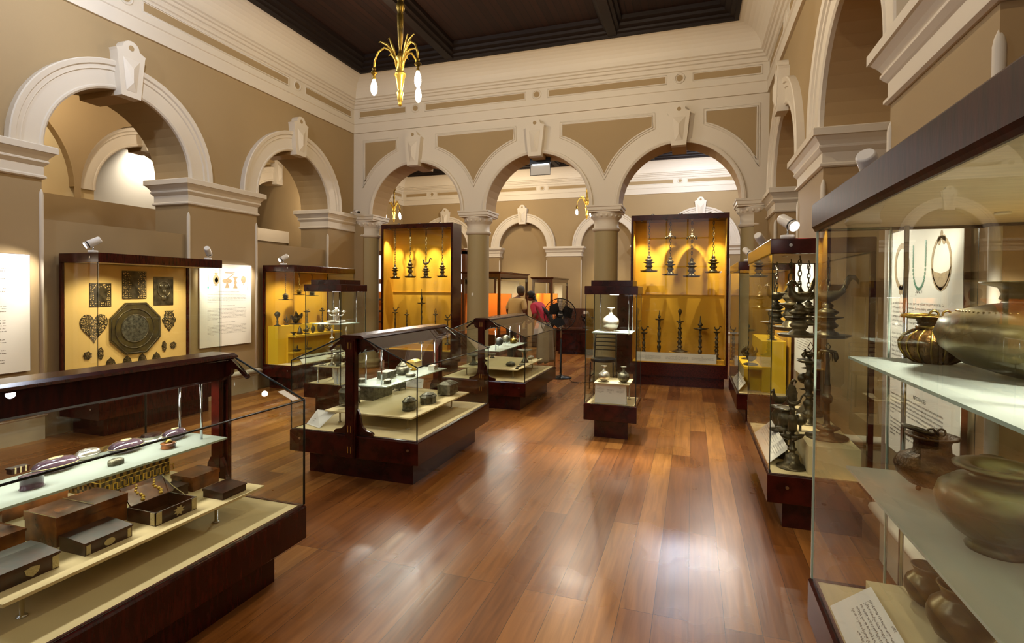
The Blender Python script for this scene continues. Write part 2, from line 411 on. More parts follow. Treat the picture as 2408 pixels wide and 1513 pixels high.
# ================================================================ the room shell
SPZ, ZC = 3.04, 5.6
XL, XR, YA = -6.4, 1.09, 9.07
def arched_wall(name, fn, a0, a1, ztop, ops, t0, t1, R, mats, zbot=0., n=24, fill=True):
    """wall in the (a, z) plane from depth t0 to t1 (fn(a, z, t) -> xyz), ops = opening centres on spring height SPZ"""
    mb = MB(); edges = [a0]
    for c in ops: edges += [c - R, c + R]
    edges.append(a1)
    for t in (t0, t1):
        for i in range(0, len(edges), 2):
            p, q = edges[i], edges[i + 1]
            mb.add([fn(p, zbot, t), fn(q, zbot, t), fn(q, SPZ, t), fn(q, ztop, t), fn(p, ztop, t), fn(p, SPZ, t)], [(0, 1, 2, 3, 4, 5)])
        for c in ops:
            pts = arc(c, SPZ, R, pi, 0, n)
            for (x0, z0), (x1, z1) in zip(pts, pts[1:]):
                mb.add([fn(x0, z0, t), fn(x1, z1, t), fn(x1, ztop, t), fn(x0, ztop, t)], [(0, 1, 2, 3)])
    for c in ops:
        pts = [(c - R, zbot)] + arc(c, SPZ, R, pi, 0, n) + [(c + R, zbot)]
        for (x0, z0), (x1, z1) in zip(pts, pts[1:]):
            mb.add([fn(x0, z0, t0), fn(x1, z1, t0), fn(x1, z1, t1), fn(x0, z0, t1)], [(0, 1, 2, 3)], 1, True)
    for e in (a0, a1):
        mb.add([fn(e, zbot, t0), fn(e, ztop, t0), fn(e, ztop, t1), fn(e, zbot, t1)], [(0, 1, 2, 3)])
    o = mb.build(name, mats, None, recalc=False)
    o['kind'] = 'structure'
    return o
def ring(fn, c, R0, R1, prof, name, parent, mt, n=32, a0=pi, a1=0):
    """architrave: prof = [(radial fraction 0..1, projection)] swept over the arch"""
    mb = MB(); q = len(prof); vs = []
    for i in range(n + 1):
        a = a0 + (a1 - a0) * i / n
        for fr, pj in prof:
            r = R0 + (R1 - R0) * fr
            vs.append(fn(c + r * cos(a), SPZ + r * sin(a), pj))
    fs = [(i * q + j, (i + 1) * q + j, (i + 1) * q + j + 1, i * q + j + 1) for i in range(n) for j in range(q - 1)]
    mb.add(vs, fs, 0, False)
    mb.add(vs[:q], [tuple(range(q))]); mb.add(vs[-q:], [tuple(range(q))])
    return mb.build(name, mt, parent)
ARCHP = [(0, 0), (0, .035), (.06, .05), (.12, .05), (.15, .04), (.62, .04), (.65, .055), (.78, .055), (.82, .075), (.97, .085), (1, .075), (1, 0)]
def keystone(fn, c, R, parent, back=.3, k=1.0):
    """wedge with a rounded lobed top, a round hole and a cut-diamond face"""
    zb = SPZ + R - .07
    H = .66 * k
    pts = [(-.115, 0), (.115, 0), (.165, H * .76), (.175, H * .80), (.13, H * .83)]
    pts += [(.085 * cos(a) * 1.15, H * .86 + .09 * sin(a)) for a in [pi * i / 8 for i in range(0, 9)]]
    pts += [(-.13, H * .83), (-.175, H * .80), (-.165, H * .76)]
    mb = MB()
    mb.prism(pts, lambda u, v, w: fn(c + u, zb + v, w), 0, .125)
    ks = mb.build('keystone', M['trim'], parent)
    # raised frame and sunk diamond
    d = MB(); z0, z1 = zb + .07, zb + H * .68
    q = [(-.06, z0), (.06, z0), (.10, z1), (-.10, z1)]
    ap = [(0, z0 + .10), (0, z1 - .12)]
    vs = [fn(c + a, b, .127) for a, b in q] + [fn(c + a, b, .165) for a, b in ap]
    d.add(vs, [(0, 1, 4), (1, 2, 5, 4), (2, 3, 5), (3, 0, 4, 5)])
    d.build('keystone_facet', M['trim'], ks, recalc=True)
    h = MB(); h.prism([(.032 * cos(a), .032 * sin(a)) for a in [2 * pi * i / 16 for i in range(16)]], lambda u, v, w: fn(c + u, zb + H * .87 + v, w), .12, .128)
    h.build('keystone_hole', M['wall'], ks)
    # block carried through under the crown of the arch
    u_ = MB(); u_.prism([(-.115, 0), (.115, 0), (.13, .14), (-.13, .14)], lambda u, v, w: fn(c + u, zb + v, w), -back, 0)
    u_.build('keystone_block', M['soffit'], ks)
    return ks
IMP = [(0, 2.70), (.012, 2.70), (.03, 2.712), (.03, 2.73), (.012, 2.745), (.012, 2.83), (.022, 2.84), (.045, 2.87), (.045, 2.885), (.035, 2.895), (.055, 2.93), (.085, 2.965), (.10, 2.97), (.10, 3.03), (.09, 3.04), (0, 3.04)]
def bead(parent, x, y, z0=.36, z1=2.60, r=.022):
    mb = MB(); mb.lathe([(r, z0), (r, z1 - .06), (r * .75, z1 - .03), (r * .2, z1)], (x, y, 0), 10)
    return mb.build('corner_bead', M['trim'], parent)
RAIL = [(.0, .26), (.03, .262), (.055, .28), (.062, .30), (.055, .322), (.03, .338), (0, .34)]
PLN = [(.0, .0), (.012, .0), (.012, .235), (.022, .24), (.028, .25), (.028, .26), (0, .26)]
def piers(parent, rects):
    for (x0, x1, y0, y1) in rects:
        path = [(x0, y0), (x1, y0), (x1, y1), (x0, y1)]
        MB().mould(path, IMP, True).build('impost', M['trim'], parent)
        MB().mould(path, PLN, True).build('plinth', M['plinth'], parent)
        MB().mould(path, RAIL, True, smooth=True).build('dado_rail', M['trim'], parent)

# floor
mb = MB(); mb.box(-10.8, 3.2, -4.2, 18.2, -.12, 0); struct('floor', mb, M['floor'])

# left wall with its arches; side corridor beyond
RL = .85
opsL = [-1.215, 1.665, 4.545, 7.425]
wl = arched_wall('wall_left', lambda a, z, t: (t, a, z), -3.6, 9.58, 6.0, opsL, XL, -7.0, RL, [M['wall'], M['wall']])
fnL = lambda a, z, t: (XL + t, a, z)
for c in opsL[1:]:
    ring(fnL, c, RL - .001, RL + .32, ARCHP, 'architrave', wl, M['trim'])
    keystone(fnL, c, RL, wl, .58)
piers(wl, [(-7.0, XL, 2.515, 3.695), (-7.0, XL, 5.395, 6.575), (-7.0, XL, 8.275, 9.12), (-7.0, XL, -.365, .815)])
for yb in (2.525, 3.69, 5.40, 6.57, 8.28): bead(wl, XL - .004, yb)
mb = MB()
for c in opsL: mb.box(-6.56, -6.46, c - RL, c + RL, 0, 2.30)
struct('trim_1', mb, M['wall'])          # low infill screens standing in the left arches
# right wall
wr = arched_wall('wall_right', lambda a, z, t: (t, a, z), -3.6, 9.58, 6.0, opsL, XR, 1.7, RL, [M['wall'], M['soffit']])
fnR = lambda a, z, t: (XR - t, a, z)
for c in opsL[1:]:
    ring(fnR, c, RL - .001, RL + .32, ARCHP, 'architrave', wr, M['trim'])
    keystone(fnR, c, RL, wr, .4)
piers(wr, [(XR, 1.7, 2.515, 3.695), (XR, 1.7, 5.395, 6.575), (XR, 1.7, 8.275, 9.12), (XR, 1.7, -.365, .815)])
for yb in (2.525, 3.69, 5.40, 6.57, 8.28): bead(wr, XR + .004, yb)
mb = MB(); mb.box(1.66, 1.8, -3.6, 9.6, 0, 6); struct('wall_right_niche', mb, M['wall'])

# arcade wall
AC, RA = [-5.02, -2.63, -.235], .95
wb = arched_wall('wall_arcade', lambda a, z, t: (a, t, z), XL - .05, XR + .05, 6.0, AC, YA, 9.58, RA, [M['trim'], M['soffit']], zbot=3.04)
fnA = lambda a, z, t: (a, YA - t, z)
ARC2 = [(0, 0), (0, .03), (.5, .045), (.85, .04), (1, .0)]
for c in AC:
    ring(fnA, c, RA - .001, RA + .07, ARC2, 'arch_moulding', wb, M['trim'])
    keystone(fnA, c, RA, wb, .5)
# spandrel panels with their frames
def spandrel(pts, inset=.05):
    p = MB(); p.prism(pts, lambda u, v, w: fnA(u, v, w), -.002, .006)
    p.build('spandrel_panel', M['wall'], wb)
    n = len(pts); cx_ = sum(q[0] for q in pts) / n; cz_ = sum(q[1] for q in pts) / n
    fr = MB()
    for k_, (r_, off) in enumerate(((.016, 0.012), (.010, .05))):
        path = []
        for i in range(n):
            a, b, c_ = Vector(pts[i - 1]), Vector(pts[i]), Vector(pts[(i + 1) % n])
            d0 = (b - a).normalized(); d1 = (c_ - b).normalized()
            n0 = Vector((d0.y, -d0.x)); n1 = Vector((d1.y, -d1.x)); bb = n0 + n1
            bb = bb / max(bb.length_squared, .35) * 2
            q = b + bb * (off * orient(pts))
            path.append(fnA(q.x, q.y, .004))
        fr.tube(path, r_, 6, closed=True)
    fr.build('spandrel_frame', M['trim'], wb)
def orient(pts):
    a = sum(pts[i - 1][0] * pts[i][1] - pts[i][0] * pts[i - 1][1] for i in range(len(pts)))
    return 1 if a > 0 else -1
RO = 1.31
def arc_down(c, x_from, x_to, n=12):
    out = []
    for i in range(n + 1):
        x = x_from + (x_to - x_from) * i / n
        out.append((x, SPZ + sqrt(max(RO * RO - (x - c) ** 2, 0))))
    return out
for c0, c1 in ((AC[0], AC[1]), (AC[1], AC[2])):
    mid = (c0 + c1) / 2
    pts = [(c0 + .47, 4.45)] + arc_down(c0, c0 + .47, mid) + arc_down(c1, mid, c1 - .43)[1:] + [(c1 - .43, 4.45)]
    spandrel(pts)
spandrel([(XL + .27, 4.45), (XL + .27, SPZ + sqrt(RO * RO - (XL + .27 - AC[0]) ** 2))] + arc_down(AC[0], XL + .27, AC[0] - .43)[1:] + [(AC[0] - .43, 4.45)])
spandrel([(AC[2] + .42, 4.45)] + arc_down(AC[2], AC[2] + .42, XR - .18) + [(XR - .18, 4.45)])

# columns of the arcade
COLP = [(.235, 0), (.235, .05), (.225, .07), (.245, .1), (.245, .14), (.215, .17), (.205, .2), (.203, 2.60), (.203, 2.61)]
CAPP = [(.203, 2.605), (.225, 2.615), (.24, 2.64), (.235, 2.665), (.212, 2.68), (.21, 2.78), (.222, 2.81), (.235, 2.82), (.25, 2.86), (.268, 2.90), (.27, 2.925), (.25, 2.93)]
def column(x, y, label, half=None):
    t = thing('column', label, 'column', (x, y, 0), group='arcade columns')
    MB().lathe(COLP, (0, 0, 0), 40).build('shaft', M['shaft'], t, local=True)
    cp = MB(); cp.lathe(CAPP, (0, 0, 0), 40).build('capital', M['trim'], t, local=True)
    e = MB()
    for i in range(18):       # egg-and-dart band
        a = 2 * pi * i / 18
        e.ball((.243 * cos(a), .243 * sin(a), 2.868), .026, 8, sz=1.2)
    e.build('egg_and_dart_band', M['trim'], t, local=True)
    ab = MB(); ab.mould([(-.27, -.27), (.27, -.27), (.27, .27), (-.27, .27)], [(-.27, 2.925), (0, 2.925), (.0, 2.94), (.018, 2.955), (.018, 3.0), (.03, 3.01), (.03, 3.038), (-.27, 3.038)], True)
    ab.build('abacus', M['trim'], t, local=True)
    return t
column(-3.825, 9.325, 'taupe round column between first and second arch, small white sticker on its shaft')
column(-1.43, 9.325, 'taupe round column standing behind the central tower case and its black chair')
column(-6.22, 9.325, 'half-engaged taupe column in the left corner of the arcade')
column(.925, 9.325, 'half-engaged taupe column in the right corner of the arcade')
solo('sticker', MB().box(-.018, .018, -.002, .002, -.025, .025), M['paper'], 'small square white sticker on the taupe column', 'sticker', (-3.85, 9.118, 1.50))
# corner filling piers behind the engaged columns
mb = MB(); mb.box(XL - .05, -6.19, 9.09, 9.57, 0, 3.04); mb.box(.90, XR + .05, 9.09, 9.57, 0, 3.04)
struct('trim_2', mb, M['wall'])

# cornices
CORN = [(0, 4.65), (.035, 4.65), (.035, 4.82), (.05, 4.83), (.05, 4.855), (.014, 4.865), (.014, 5.12), (.035, 5.13), (.045, 5.16), (.045, 5.19),
        (.07, 5.20), (.085, 5.235), (.11, 5.245), (.11, 5.275), (.14, 5.29)] + [(.14 + .34 * (1 - cos(a)), 5.29 + .31 * sin(a)) for a in [pi / 2 * i / 8 for i in range(1, 9)]] + [(.5, 5.6), (.5, 5.62), (0, 5.62)]
def cornice(name, x0, x1, y0, y1, rnd=True):
    # interior room: travel so that 'right' points inward
    path = [(x0, y0), (x0, y1), (x1, y1), (x1, y0)]
    o = MB().mould(path, CORN, True).build(name, M['trim']); o['kind'] = 'structure'
    return o
cn = cornice('trim_3', XL, XR, -3.6, YA)
cb = cornice('trim_4', -10.2, XR + .6, 9.58, 17.5)
def frieze(parent, fn, cs, a0, a1):
    """long recessed taupe panels between round bosses"""
    ends = [a0] + [x for c in cs for x in (c - .22, c + .22)] + [a1]
    for i in range(0, len(ends), 2):
        p, q = ends[i], ends[i + 1]
        if q - p < .1: continue
        MB().prism([(p, 4.965), (q, 4.965), (q, 5.065), (p, 5.065)], lambda u, v, w: fn(u, v, w), .012, .017).build('frieze_panel', M['wall'], parent)
        fr = MB(); fr.tube([fn(a, b, .016) for a, b in ((p - .02, 4.945), (q + .02, 4.945), (q + .02, 5.085), (p - .02, 5.085))], .009, 6, closed=True)
        fr.build('frieze_frame', M['trim'], parent)
    for c in cs:
        b = MB(); b.tube([fn(c + .075 * cos(a), 5.02 + .075 * sin(a), .018) for a in [2 * pi * i / 20 for i in range(20)]], .013, 6, closed=True)
        b.build('frieze_boss', M['trim'], parent)
        d = MB(); d.prism([(.05 * cos(a), .05 * sin(a)) for a in [2 * pi * i / 18 for i in range(18)]], lambda u, v, w: fn(c + u, 5.02 + v, w), .012, .02)
        d.build('boss_disc', M['wall'], parent)
frieze(cn, fnA, AC, XL + .15, XR - .13)
frieze(cn, fnL, [1.665, 4.56, 7.45], -1.0, YA - .13)
frieze(cn, fnR, [1.665, 4.56, 7.45], -1.0, YA - .13)
YB = 17.5
fnB = lambda a, z, t: (a, YB - t, z)
BC = [-8.44, -5.53, -2.65, .21]
frieze(cb, fnB, [-9.0, -6.9, -4.85, -2.6, -.4], -10.05, 1.5)
frieze(cb, lambda a, z, t: (-10.2 + t, a, z), [12.2, 15.0], 9.8, 17.35)
# timber ceilings
def ceiling(name, x0, x1, y0, y1, beams):
    mb = MB(); mb.box(x0, x1, y0, y1, 5.80, 5.9)
    o = struct(name, mb, M['ceil'])
    prof = [(0, 5.59), (.05, 5.59), (.07, 5.62), (.12, 5.63), (.13, 5.66), (.20, 5.68), (.21, 5.72), (.27, 5.74), (.28, 5.81), (0, 5.81)]
    p = .49
    MB().mould([(x0 + p, y0 + p), (x0 + p, y1 - p), (x1 - p, y1 - p), (x1 - p, y0 + p)], prof, True).build('ceiling_border', M['ceilw'], o)
    for bx in beams:
        b = MB()
        b.prism([(-.07, 5.60), (.07, 5.60), (.08, 5.64), (.12, 5.66), (.13, 5.72), (.17, 5.74), (.17, 5.81), (-.17, 5.81), (-.17, 5.74), (-.13, 5.72), (-.12, 5.66), (-.08, 5.64)],
                lambda u, v, w: (bx + u, w, v), y0 + p + .05, y1 - p - .05)
        b.build('ceiling_beam', M['ceilw'], o)
    return o
ceiling('ceiling', XL, XR, -3.6, YA, (-4.06, -1.24))
ceiling('ceiling_back_room', -10.2, XR + .6, 9.58, 17.5, (-7.2, -4.2, -1.2))

# back room
wk = arched_wall('wall_back', lambda a, z, t: (a, t, z), -10.4, 1.9, 5.7, BC, YB, 17.78, RL, [M['wall'], M['wall']])
for c in BC:
    ring(fnB, c, RL - .001, RL + .30, ARCHP, 'architrave', wk, M['trim'], 24)
    keystone(fnB, c, RL, wk, .2)
ed = [-10.2] + [x for c in BC for x in (c - RL, c + RL)] + [1.65]
piers(wk, [(ed[i], ed[i + 1], YB, 17.78) for i in range(0, 10, 2)])
for x in ed[1:-1]: bead(wk, x, YB + .004)
mb = MB(); mb.box(-10.4, 1.9, 17.76, 17.9, 0, 5.7); struct('wall_back_niche', mb, M['wall'])
mb = MB(); mb.box(-10.4, -10.2, 9.5, 17.9, 0, 5.7); struct('wall_back_left', mb, M['wall'])
mb = MB(); mb.box(1.69, 1.9, 9.5, 17.9, 0, 5.7); struct('wall_back_right', mb, M['wall'])
mb = MB(); mb.box(-10.4, XL - .6, 9.44, 9.56, 0, 5.7); mb.box(1.1, 1.9, 9.45, 9.58, 0, 5.7); struct('wall_dividing', mb, M['wall'])

# side corridor seen through the left arches
XC = -8.6
wc = arched_wall('wall_corridor', lambda a, z, t: (t, a, z), -3.6, 12.6, 5.0, [6.5, 9.38], XC, -9.0, RL, [M['wall2'], M['soffit']])
fnC = lambda a, z, t: (XC + t, a, z)
for c in (6.5, 9.38):
    ring(fnC, c, RL - .001, RL + .30, ARCHP, 'architrave', wc, M['trim'])
    keystone(fnC, c, RL, wc, .3)
# outer taupe vault face whose wider arches frame the inner ones
mbv = MB(); va = [(1.3, 1.25), (4.05, 1.26), (6.60, 1.20), (9.40, 1.24)]
for c, RV in va:
    pts = arc(c, SPZ, RV, pi, 0, 30)
    for (x0, z0), (x1, z1) in zip(pts, pts[1:]):
        mbv.add([(XC + .11, x0, z0), (XC + .11, x1, z1), (XC + .11, x1, 5.0), (XC + .11, x0, 5.0)], [(0, 1, 2, 3)])
        mbv.add([(XC + .11, x0, z0), (XC + .11, x1, z1), (XC, x1, z1), (XC, x0, z0)], [(0, 1, 2, 3)], 0, True)
for (c0, r0), (c1, r1) in zip(va, va[1:]):
    a_, b_ = c0 + r0, c1 - r1
    if b_ > a_: mbv.add([(XC + .11, a_, 0), (XC + .11, b_, 0), (XC + .11, b_, 5.0), (XC + .11, a_, 5.0)], [(0, 1, 2, 3)])
mbv.build('vault_face', M['wall'], wc, recalc=False)
mb = MB(); mb.box(-8.75, -8.33, 2.0, 8.05, 0, 2.86); struct('trim_5', mb, M['wall'])    # tall screen along the corridor
mb = MB(); mb.box(-8.8, -8.3, 8.1, 10.6, 2.55, 2.80); mb.box(-8.8, -8.36, 8.1, 10.6, 0, 2.55, 0); struct('trim_6', mb, M['trim'])
mb = MB(); mb.box(-9.95, -9.85, -3.6, 7.9, 0, 5.0); struct('wall_inner_room', mb, M['trim'])
mb = MB(); mb.box(-10.9, -10.8, 7.9, 13, 0, 5.0); struct('wall_inner_room_right', mb, M['wall'])
mb = MB(); mb.box(-10.4, XL - .6, -3.6, 12.6, 4.95, 5.05); struct('ceiling_corridor', mb, M['wall'])
MB().mould([(-8.32, -3.5), (-8.32, 12.5)], [(0, 4.62), (.05, 4.62), (.08, 4.70), (.14, 4.74), (.22, 4.86), (.24, 4.95), (0, 4.95)]).build('corridor_cornice', M['trim'], wc)
spot('niche_spotlight', (-9.55, 7.3, 4.3), (-9.85, 7.35, 3.2), 150, 110, 1, (1, .93, .8), .1)
spot('niche_spotlight', (-9.6, 10.3, 2.6), (-10.8, 10.6, 3.4), 90, 120, 1, (1, .7, .3), .1)

# unseen wall behind the photographer; its tall glowing windows are added for cool daylight
wf = MB()
for x0, x1 in ((XL - .1, -6.2), (-3.1, -1.8), (.6, XR + .1)): wf.box(x0, x1, -3.75, -3.6, 0, 6)
for z0, z1 in ((0, 1.4), (4.8, 6)): wf.box(XL - .1, XR + .1, -3.76, -3.61, z0, z1)
struct('wall_front', wf, M['wall'])
for i, (x0, x1) in enumerate(((-6.2, -3.1), (-1.8, .6))):
    w = MB()
    for k in range(4): a = x0 + (x1 - x0) * k / 3; w.box(a - .03, a + .03, -3.7, -3.64, 1.4, 4.8)
    for k in range(4): z = 1.4 + 3.4 * k / 3; w.box(x0, x1, -3.69, -3.65, z - .03, z + .03)
    wo = struct('window_%d' % (i + 1), w, M['trim'])
    MB().box(x0, x1, -3.73, -3.71, 1.4, 4.8).build('pane', M['sky'], wo)
# ================================================================ display cases
GT = .006
def pane(case, pts, n, name='glass_panel'):
    """flat pane from a ring of points, thickness GT along n; its rim is darker glass"""
    n = Vector(n).normalized() * GT; k = len(pts)
    mb = MB(); vs = [tuple(p) for p in pts] + [tuple(Vector(p) + n) for p in pts]
    mb.add(vs, [tuple(range(k))[::-1], tuple(range(k, 2 * k))], 0)
    mb.add(vs, [(i, (i + 1) % k, k + (i + 1) % k, k + i) for i in range(k)], 1)
    return mb.build(name, [M['glass'], M['edge']], case)
def vpane(case, x0, y0, x1, y1, z0, z1, name='glass_panel'):
    d = Vector((x1 - x0, y1 - y0, 0)); n = Vector((d.y, -d.x, 0))
    return pane(case, [(x0, y0, z0), (x1, y1, z0), (x1, y1, z1), (x0, y0, z1)], n, name)
def lock(case, x, y, z, n):
    l = MB(); n = Vector(n); l.tube([Vector((x, y, z)), Vector((x, y, z)) + n * .006], .011, 12)
    return l.build('lock', M['chrome'], case)
def legs(case, pts, z0, z1, parent=None):
    for x, y in pts:
        l = MB(); l.lathe([(.018, z0), (.018, z0 + .005), (.008, z0 + .008), (.008, z1)], (x, y, 0), 10)
        l.build('leg', M['chrome'], parent or case)
def glass_shelf(case, x0, x1, y0, y1, z, t=.01, name='glass_shelf', m_=None):
    b = MB(); b.box(x0, x1, y0, y1, z - t, z)
    for i in range(len(b.m)): b.m[i] = 0 if i in (4, 5) else 1
    return b.build(name, [m_ or M['shelf'], M['edgel']], case)

def desk_case(y0, y1, label, sticker=False):
    x0, x1 = -3.26, -2.025; xc = -2.635
    t = thing('display_case', label, 'display case', (xc, (y0 + y1) / 2, 0), group='gable-topped glass desk cases in a row')
    MB().box(x0 + .11, x1 - .11, y0 + .12, y1 - .12, 0, .205).build('pedestal', M['red'], t)
    b = MB(); b.mould([(x0, y0), (x1, y0), (x1, y1), (x0, y1)], [(-.03, .2), (-.004, .2), (0, .204), (0, .375), (-.004, .385), (-.02, .392), (-.03, .392)], True)
    b.box(x0 + .02, x1 - .02, y0 + .02, y1 - .02, .2, .23); b.build('body', M['red'], t)
    MB().box(x0 + .028, x1 - .028, y0 + .028, y1 - .028, .24, .39).build('cream_deck', M['cream'], t)
    e, rz, rh = .976, 1.19, .10
    for xx, s_ in ((x1 - .012, 1), (x0 + .012, -1)):
        pane(t, [(xx, y0 + .006, .39), (xx, y1 - .006, .39), (xx, y1 - .006, e), (xx, y0 + .006, e)], (-s_, 0, 0))
        # sloping pane
        pane(t, [(xx, y0 + .006, e), (xx, y1 - .006, e), (xc + s_ * rh, y1 - .006, rz), (xc + s_ * rh, y0 + .006, rz)], (-s_ * .2, 0, -1))
    for yy, s_ in ((y0 + .006, 1), (y1 - .006, -1)):
        pane(t, [(x0 + .012, yy, .39), (x1 - .012, yy, .39), (x1 - .012, yy, e), (xc + rh, yy, rz), (xc - rh, yy, rz), (x0 + .012, yy, e)], (0, s_, 0))
    # dark rims of the sloping edges
    for yy in (y0 + .004, y1 - .004):
        for s_, xx in ((1, x1 - .012), (-1, x0 + .012)):
            r_ = MB(); r_.tube([(xx, yy, .392), (xx, yy, e), (xc + s_ * rh, yy, rz)], .0062, 6); r_.build('glass_rim', M['rim'], t)
    for xx in (x1 - .012, x0 + .012):
        r_ = MB(); r_.tube([(xx, y0 + .006, e), (xx, y1 - .006, e)], .004, 6); r_.build('eave_rim', M['rim'], t)
    b = MB(); b.prism([(-.115, 1.188), (.115, 1.188), (.11, 1.20), (.085, 1.212), (-.085, 1.212), (-.11, 1.20)], lambda u, v, w: (xc + u, w, v), y0 - .01, y1 + .01)
    b.build('ridge_board', M['red'], t)
    b = MB(); b.prism([(-.075, 1.075), (-.06, 1.062), (.06, 1.062), (.075, 1.075), (.085, 1.188), (-.085, 1.188)], lambda u, v, w: (xc + u, w, v), y0 + .05, y1 - .05)
    b.build('light_beam', M['redm'], t)
    MB().box(xc - .02, xc + .02, y0 + .12, y1 - .12, 1.055, 1.0615).build('light_strip', M['strip'], t)
    area('case_light', (xc, (y0 + y1) / 2, 1.05), (xc, (y0 + y1) / 2, 0), .05, y1 - y0 - .3, 8, (1, .95, .84), t)
    for yy, s_ in ((y0, -1), (y1, 1)):
        p = MB(); p.box(xc - .045, xc + .045, yy, yy + s_ * .028, .205, 1.188)
        p.box(xc - .032, xc + .032, yy + s_ * .028, yy + s_ * .034, .215, 1.17)
        for zz in (.25, .42, 1.10):
            for dx in (-.014, .014): p.box(xc + dx - .002, xc + dx + .002, yy + s_ * .033, yy + s_ * .037, zz, zz + .055, 1)
        p.build('post', [M['red'], M['gold']], t)
        ins = yy - s_ * .03
        for s2 in (-1, 1):      # scrolled brackets inside the glass
            br = [(.0, 1.06), (.05, 1.055), (.062, 1.075), (.10, 1.085), (.115, 1.10), (.12, 1.13), (.16, 1.125), (.21, 1.085), (.225, 1.075), (.235, 1.085), (.225, 1.10), (.11, 1.185), (0, 1.185)]
            q = MB(); q.prism([(u * s2, v) for u, v in br], lambda u, v, w: (xc + u, w, v), ins - .012, ins + .012)
            q.build('top_bracket', M['red'], t)
            fb = [(.0, .392), (.185, .392), (.19, .405), (.175, .42), (.12, .43), (.085, .46), (.07, .50), (.062, .56), (.04, .60), (0, .60)]
            q = MB(); q.prism([(u * s2, v) for u, v in fb], lambda u, v, w: (xc + u, w, v), ins - .012, ins + .012)
            q.build('foot_bracket', M['red'], t)
        ip = MB(); ip.box(xc - .03, xc + .03, ins - .015, ins + .015, .39, 1.07); ip.build('inner_post', M['red'], t)
        for dx in (-.52, .52): lock(t, xc + dx, yy, .315, (0, s_, 0))
    glass_shelf(t, xc - .19, xc + .17, y0 + .24, y1 - .12, .755)
    for yy in (y0 + .33, y1 - .2):
        for dx in (-.09, .07):
            r_ = MB(); r_.tube([(xc + dx, yy, .74), (xc + dx, yy, 1.063)], .007, 8); r_.build('hanging_rod', M['chrome'], t)
    bd = MB(); bd.box(xc - .44, xc + .43, y0 + .22, y1 - .12, .503, .515); bo = bd.build('riser_board', M['cream'], t)
    legs(t, [(xc + a, b_) for a in (-.36, .33) for b_ in (y0 + .33, y1 - .34)], .39, .503, bo)
    if sticker:
        # sticker lying on the sloping pane near its far corner
        def sl(u, v): return (xc + rh + (x1 - .012 - xc - rh) * u, v, rz + (e - rz) * u + .004)
        q = MB(); q.add([sl(.78, y1 - .085), sl(.98, y1 - .085), sl(.98, y1 - .035), sl(.78, y1 - .035)], [(0, 1, 2, 3)])
        q.add([tuple(Vector(p) + Vector((0, 0, .001))) for p in (sl(.78, y1 - .085), sl(.98, y1 - .085), sl(.98, y1 - .035), sl(.78, y1 - .035))], [(0, 1, 2, 3)])
        q.build('sticker', M['paper'], t)
    return t
desk_case(.93, 2.44, 'gable-topped glass desk case nearest the camera, holding tortoiseshell boxes', True)
desk_case(3.72, 5.27, 'gable-topped glass desk case in the middle, holding embossed metal caskets')
desk_case(6.57, 8.18, 'farthest gable-topped glass desk case, holding round stones and a pedestal dish')

def wall_case(side, xf, xb, y0, y1, label, back=None, cap_mat=None, lightp=14, postfar=False):
    """side: +1 the case stands against the right wall (front faces -x), -1 against the left wall"""
    s = side; t = thing('side_display_case', label, 'display case', (xf + s * .3, (y0 + y1) / 2, 0), group='glass wall cases standing in the side arches')
    xw = xf + s * .60     # end of glazed depth
    def bx(a, b_, *r): return MB().box(min(a, b_), max(a, b_), *r)
    bx(xf + s * .11, xw - s * .02, y0 + .12, y1 - .11, 0, .205).build('pedestal', M['red'], t)
    path = [(min(xf, xw), y0), (max(xf, xw), y0), (max(xf, xw), y1), (min(xf, xw), y1)]
    b = MB(); b.mould(path, [(-.03, .2), (-.004, .2), (0, .204), (0, .38), (-.008, .39), (-.03, .39)], True); b.box(min(xf, xw) + .02, max(xf, xw) - .02, y0 + .02, y1 - .02, .2, .23)
    b.build('body', M['red'], t)
    bx(xf + s * .028, xw - s * .028, y0 + .028, y1 - .028, .24, .386).build('cream_deck', M['cream'], t)
    c = MB(); c.mould(path, [(-.03, 1.845), (-.004, 1.845), (0, 1.85), (0, 1.94), (-.004, 1.945), (-.3, 1.945)], True)
    c.box(min(xf, xw) + .01, max(xf, xw) - .01, y0 + .01, y1 - .01, 1.925, 1.944); c.build('cap', M['red'], t)
    bx(xf + s * .02, xw - s * .02, y0 + .02, y1 - .02, 1.852, 1.86).build('ceiling_panel', M['lidin'], t)
    xi = xf + s * .012
    vpane(t, xi, y0 + .008, xi, y1 - .008, .388, 1.85)
    for yy in (y0 + .008, y1 - .014):
        vpane(t, min(xf + s * .02, xw), yy, max(xf + s * .02, xw), yy, .388, 1.85)
    if back:
        bx(xw - s * .02, xw, y0 + .04, y1 - .04, .386, 1.85).build('back_panel', back, t)
    bx(xw - s * .03, xw + s * .0, y1 - .03, y1, .39, 1.846).build('rear_post', M['red'], t)
    bx(xw - s * .03, xw + s * .0, y0, y0 + .03, .39, 1.846).build('rear_post', M['red'], t)
    for k in (-.25, .25):
        yk = (y0 + y1) / 2 + k * (y1 - y0)
        d = MB(); d.tube([(xf + s * .14, yk, 1.852), (xf + s * .14, yk, 1.846)], .018, 12); d.build('downlight', M['white'], t)
        spot('case_downlight', (xf + s * .14, yk, 1.838), (xf + s * .46, yk, .6), lightp, 125, .7, (1, .88, .64), .03, t)
    lock(t, xf + s * .12, y0, .31, (0, -1, 0)); lock(t, xf + s * .12, y0, 1.9, (0, -1, 0))
    return t
wc1 = wall_case(-1, -5.80, -6.4, 3.85, 5.38, 'left wall case with a large octagonal tray and pierced metal plaques', M['creamw'], lightp=34)
wc2 = wall_case(-1, -5.78, -6.38, 6.68, 8.24, 'left wall case with yellow steps and small lamps, behind the left tower case', M['amber'], lightp=30)
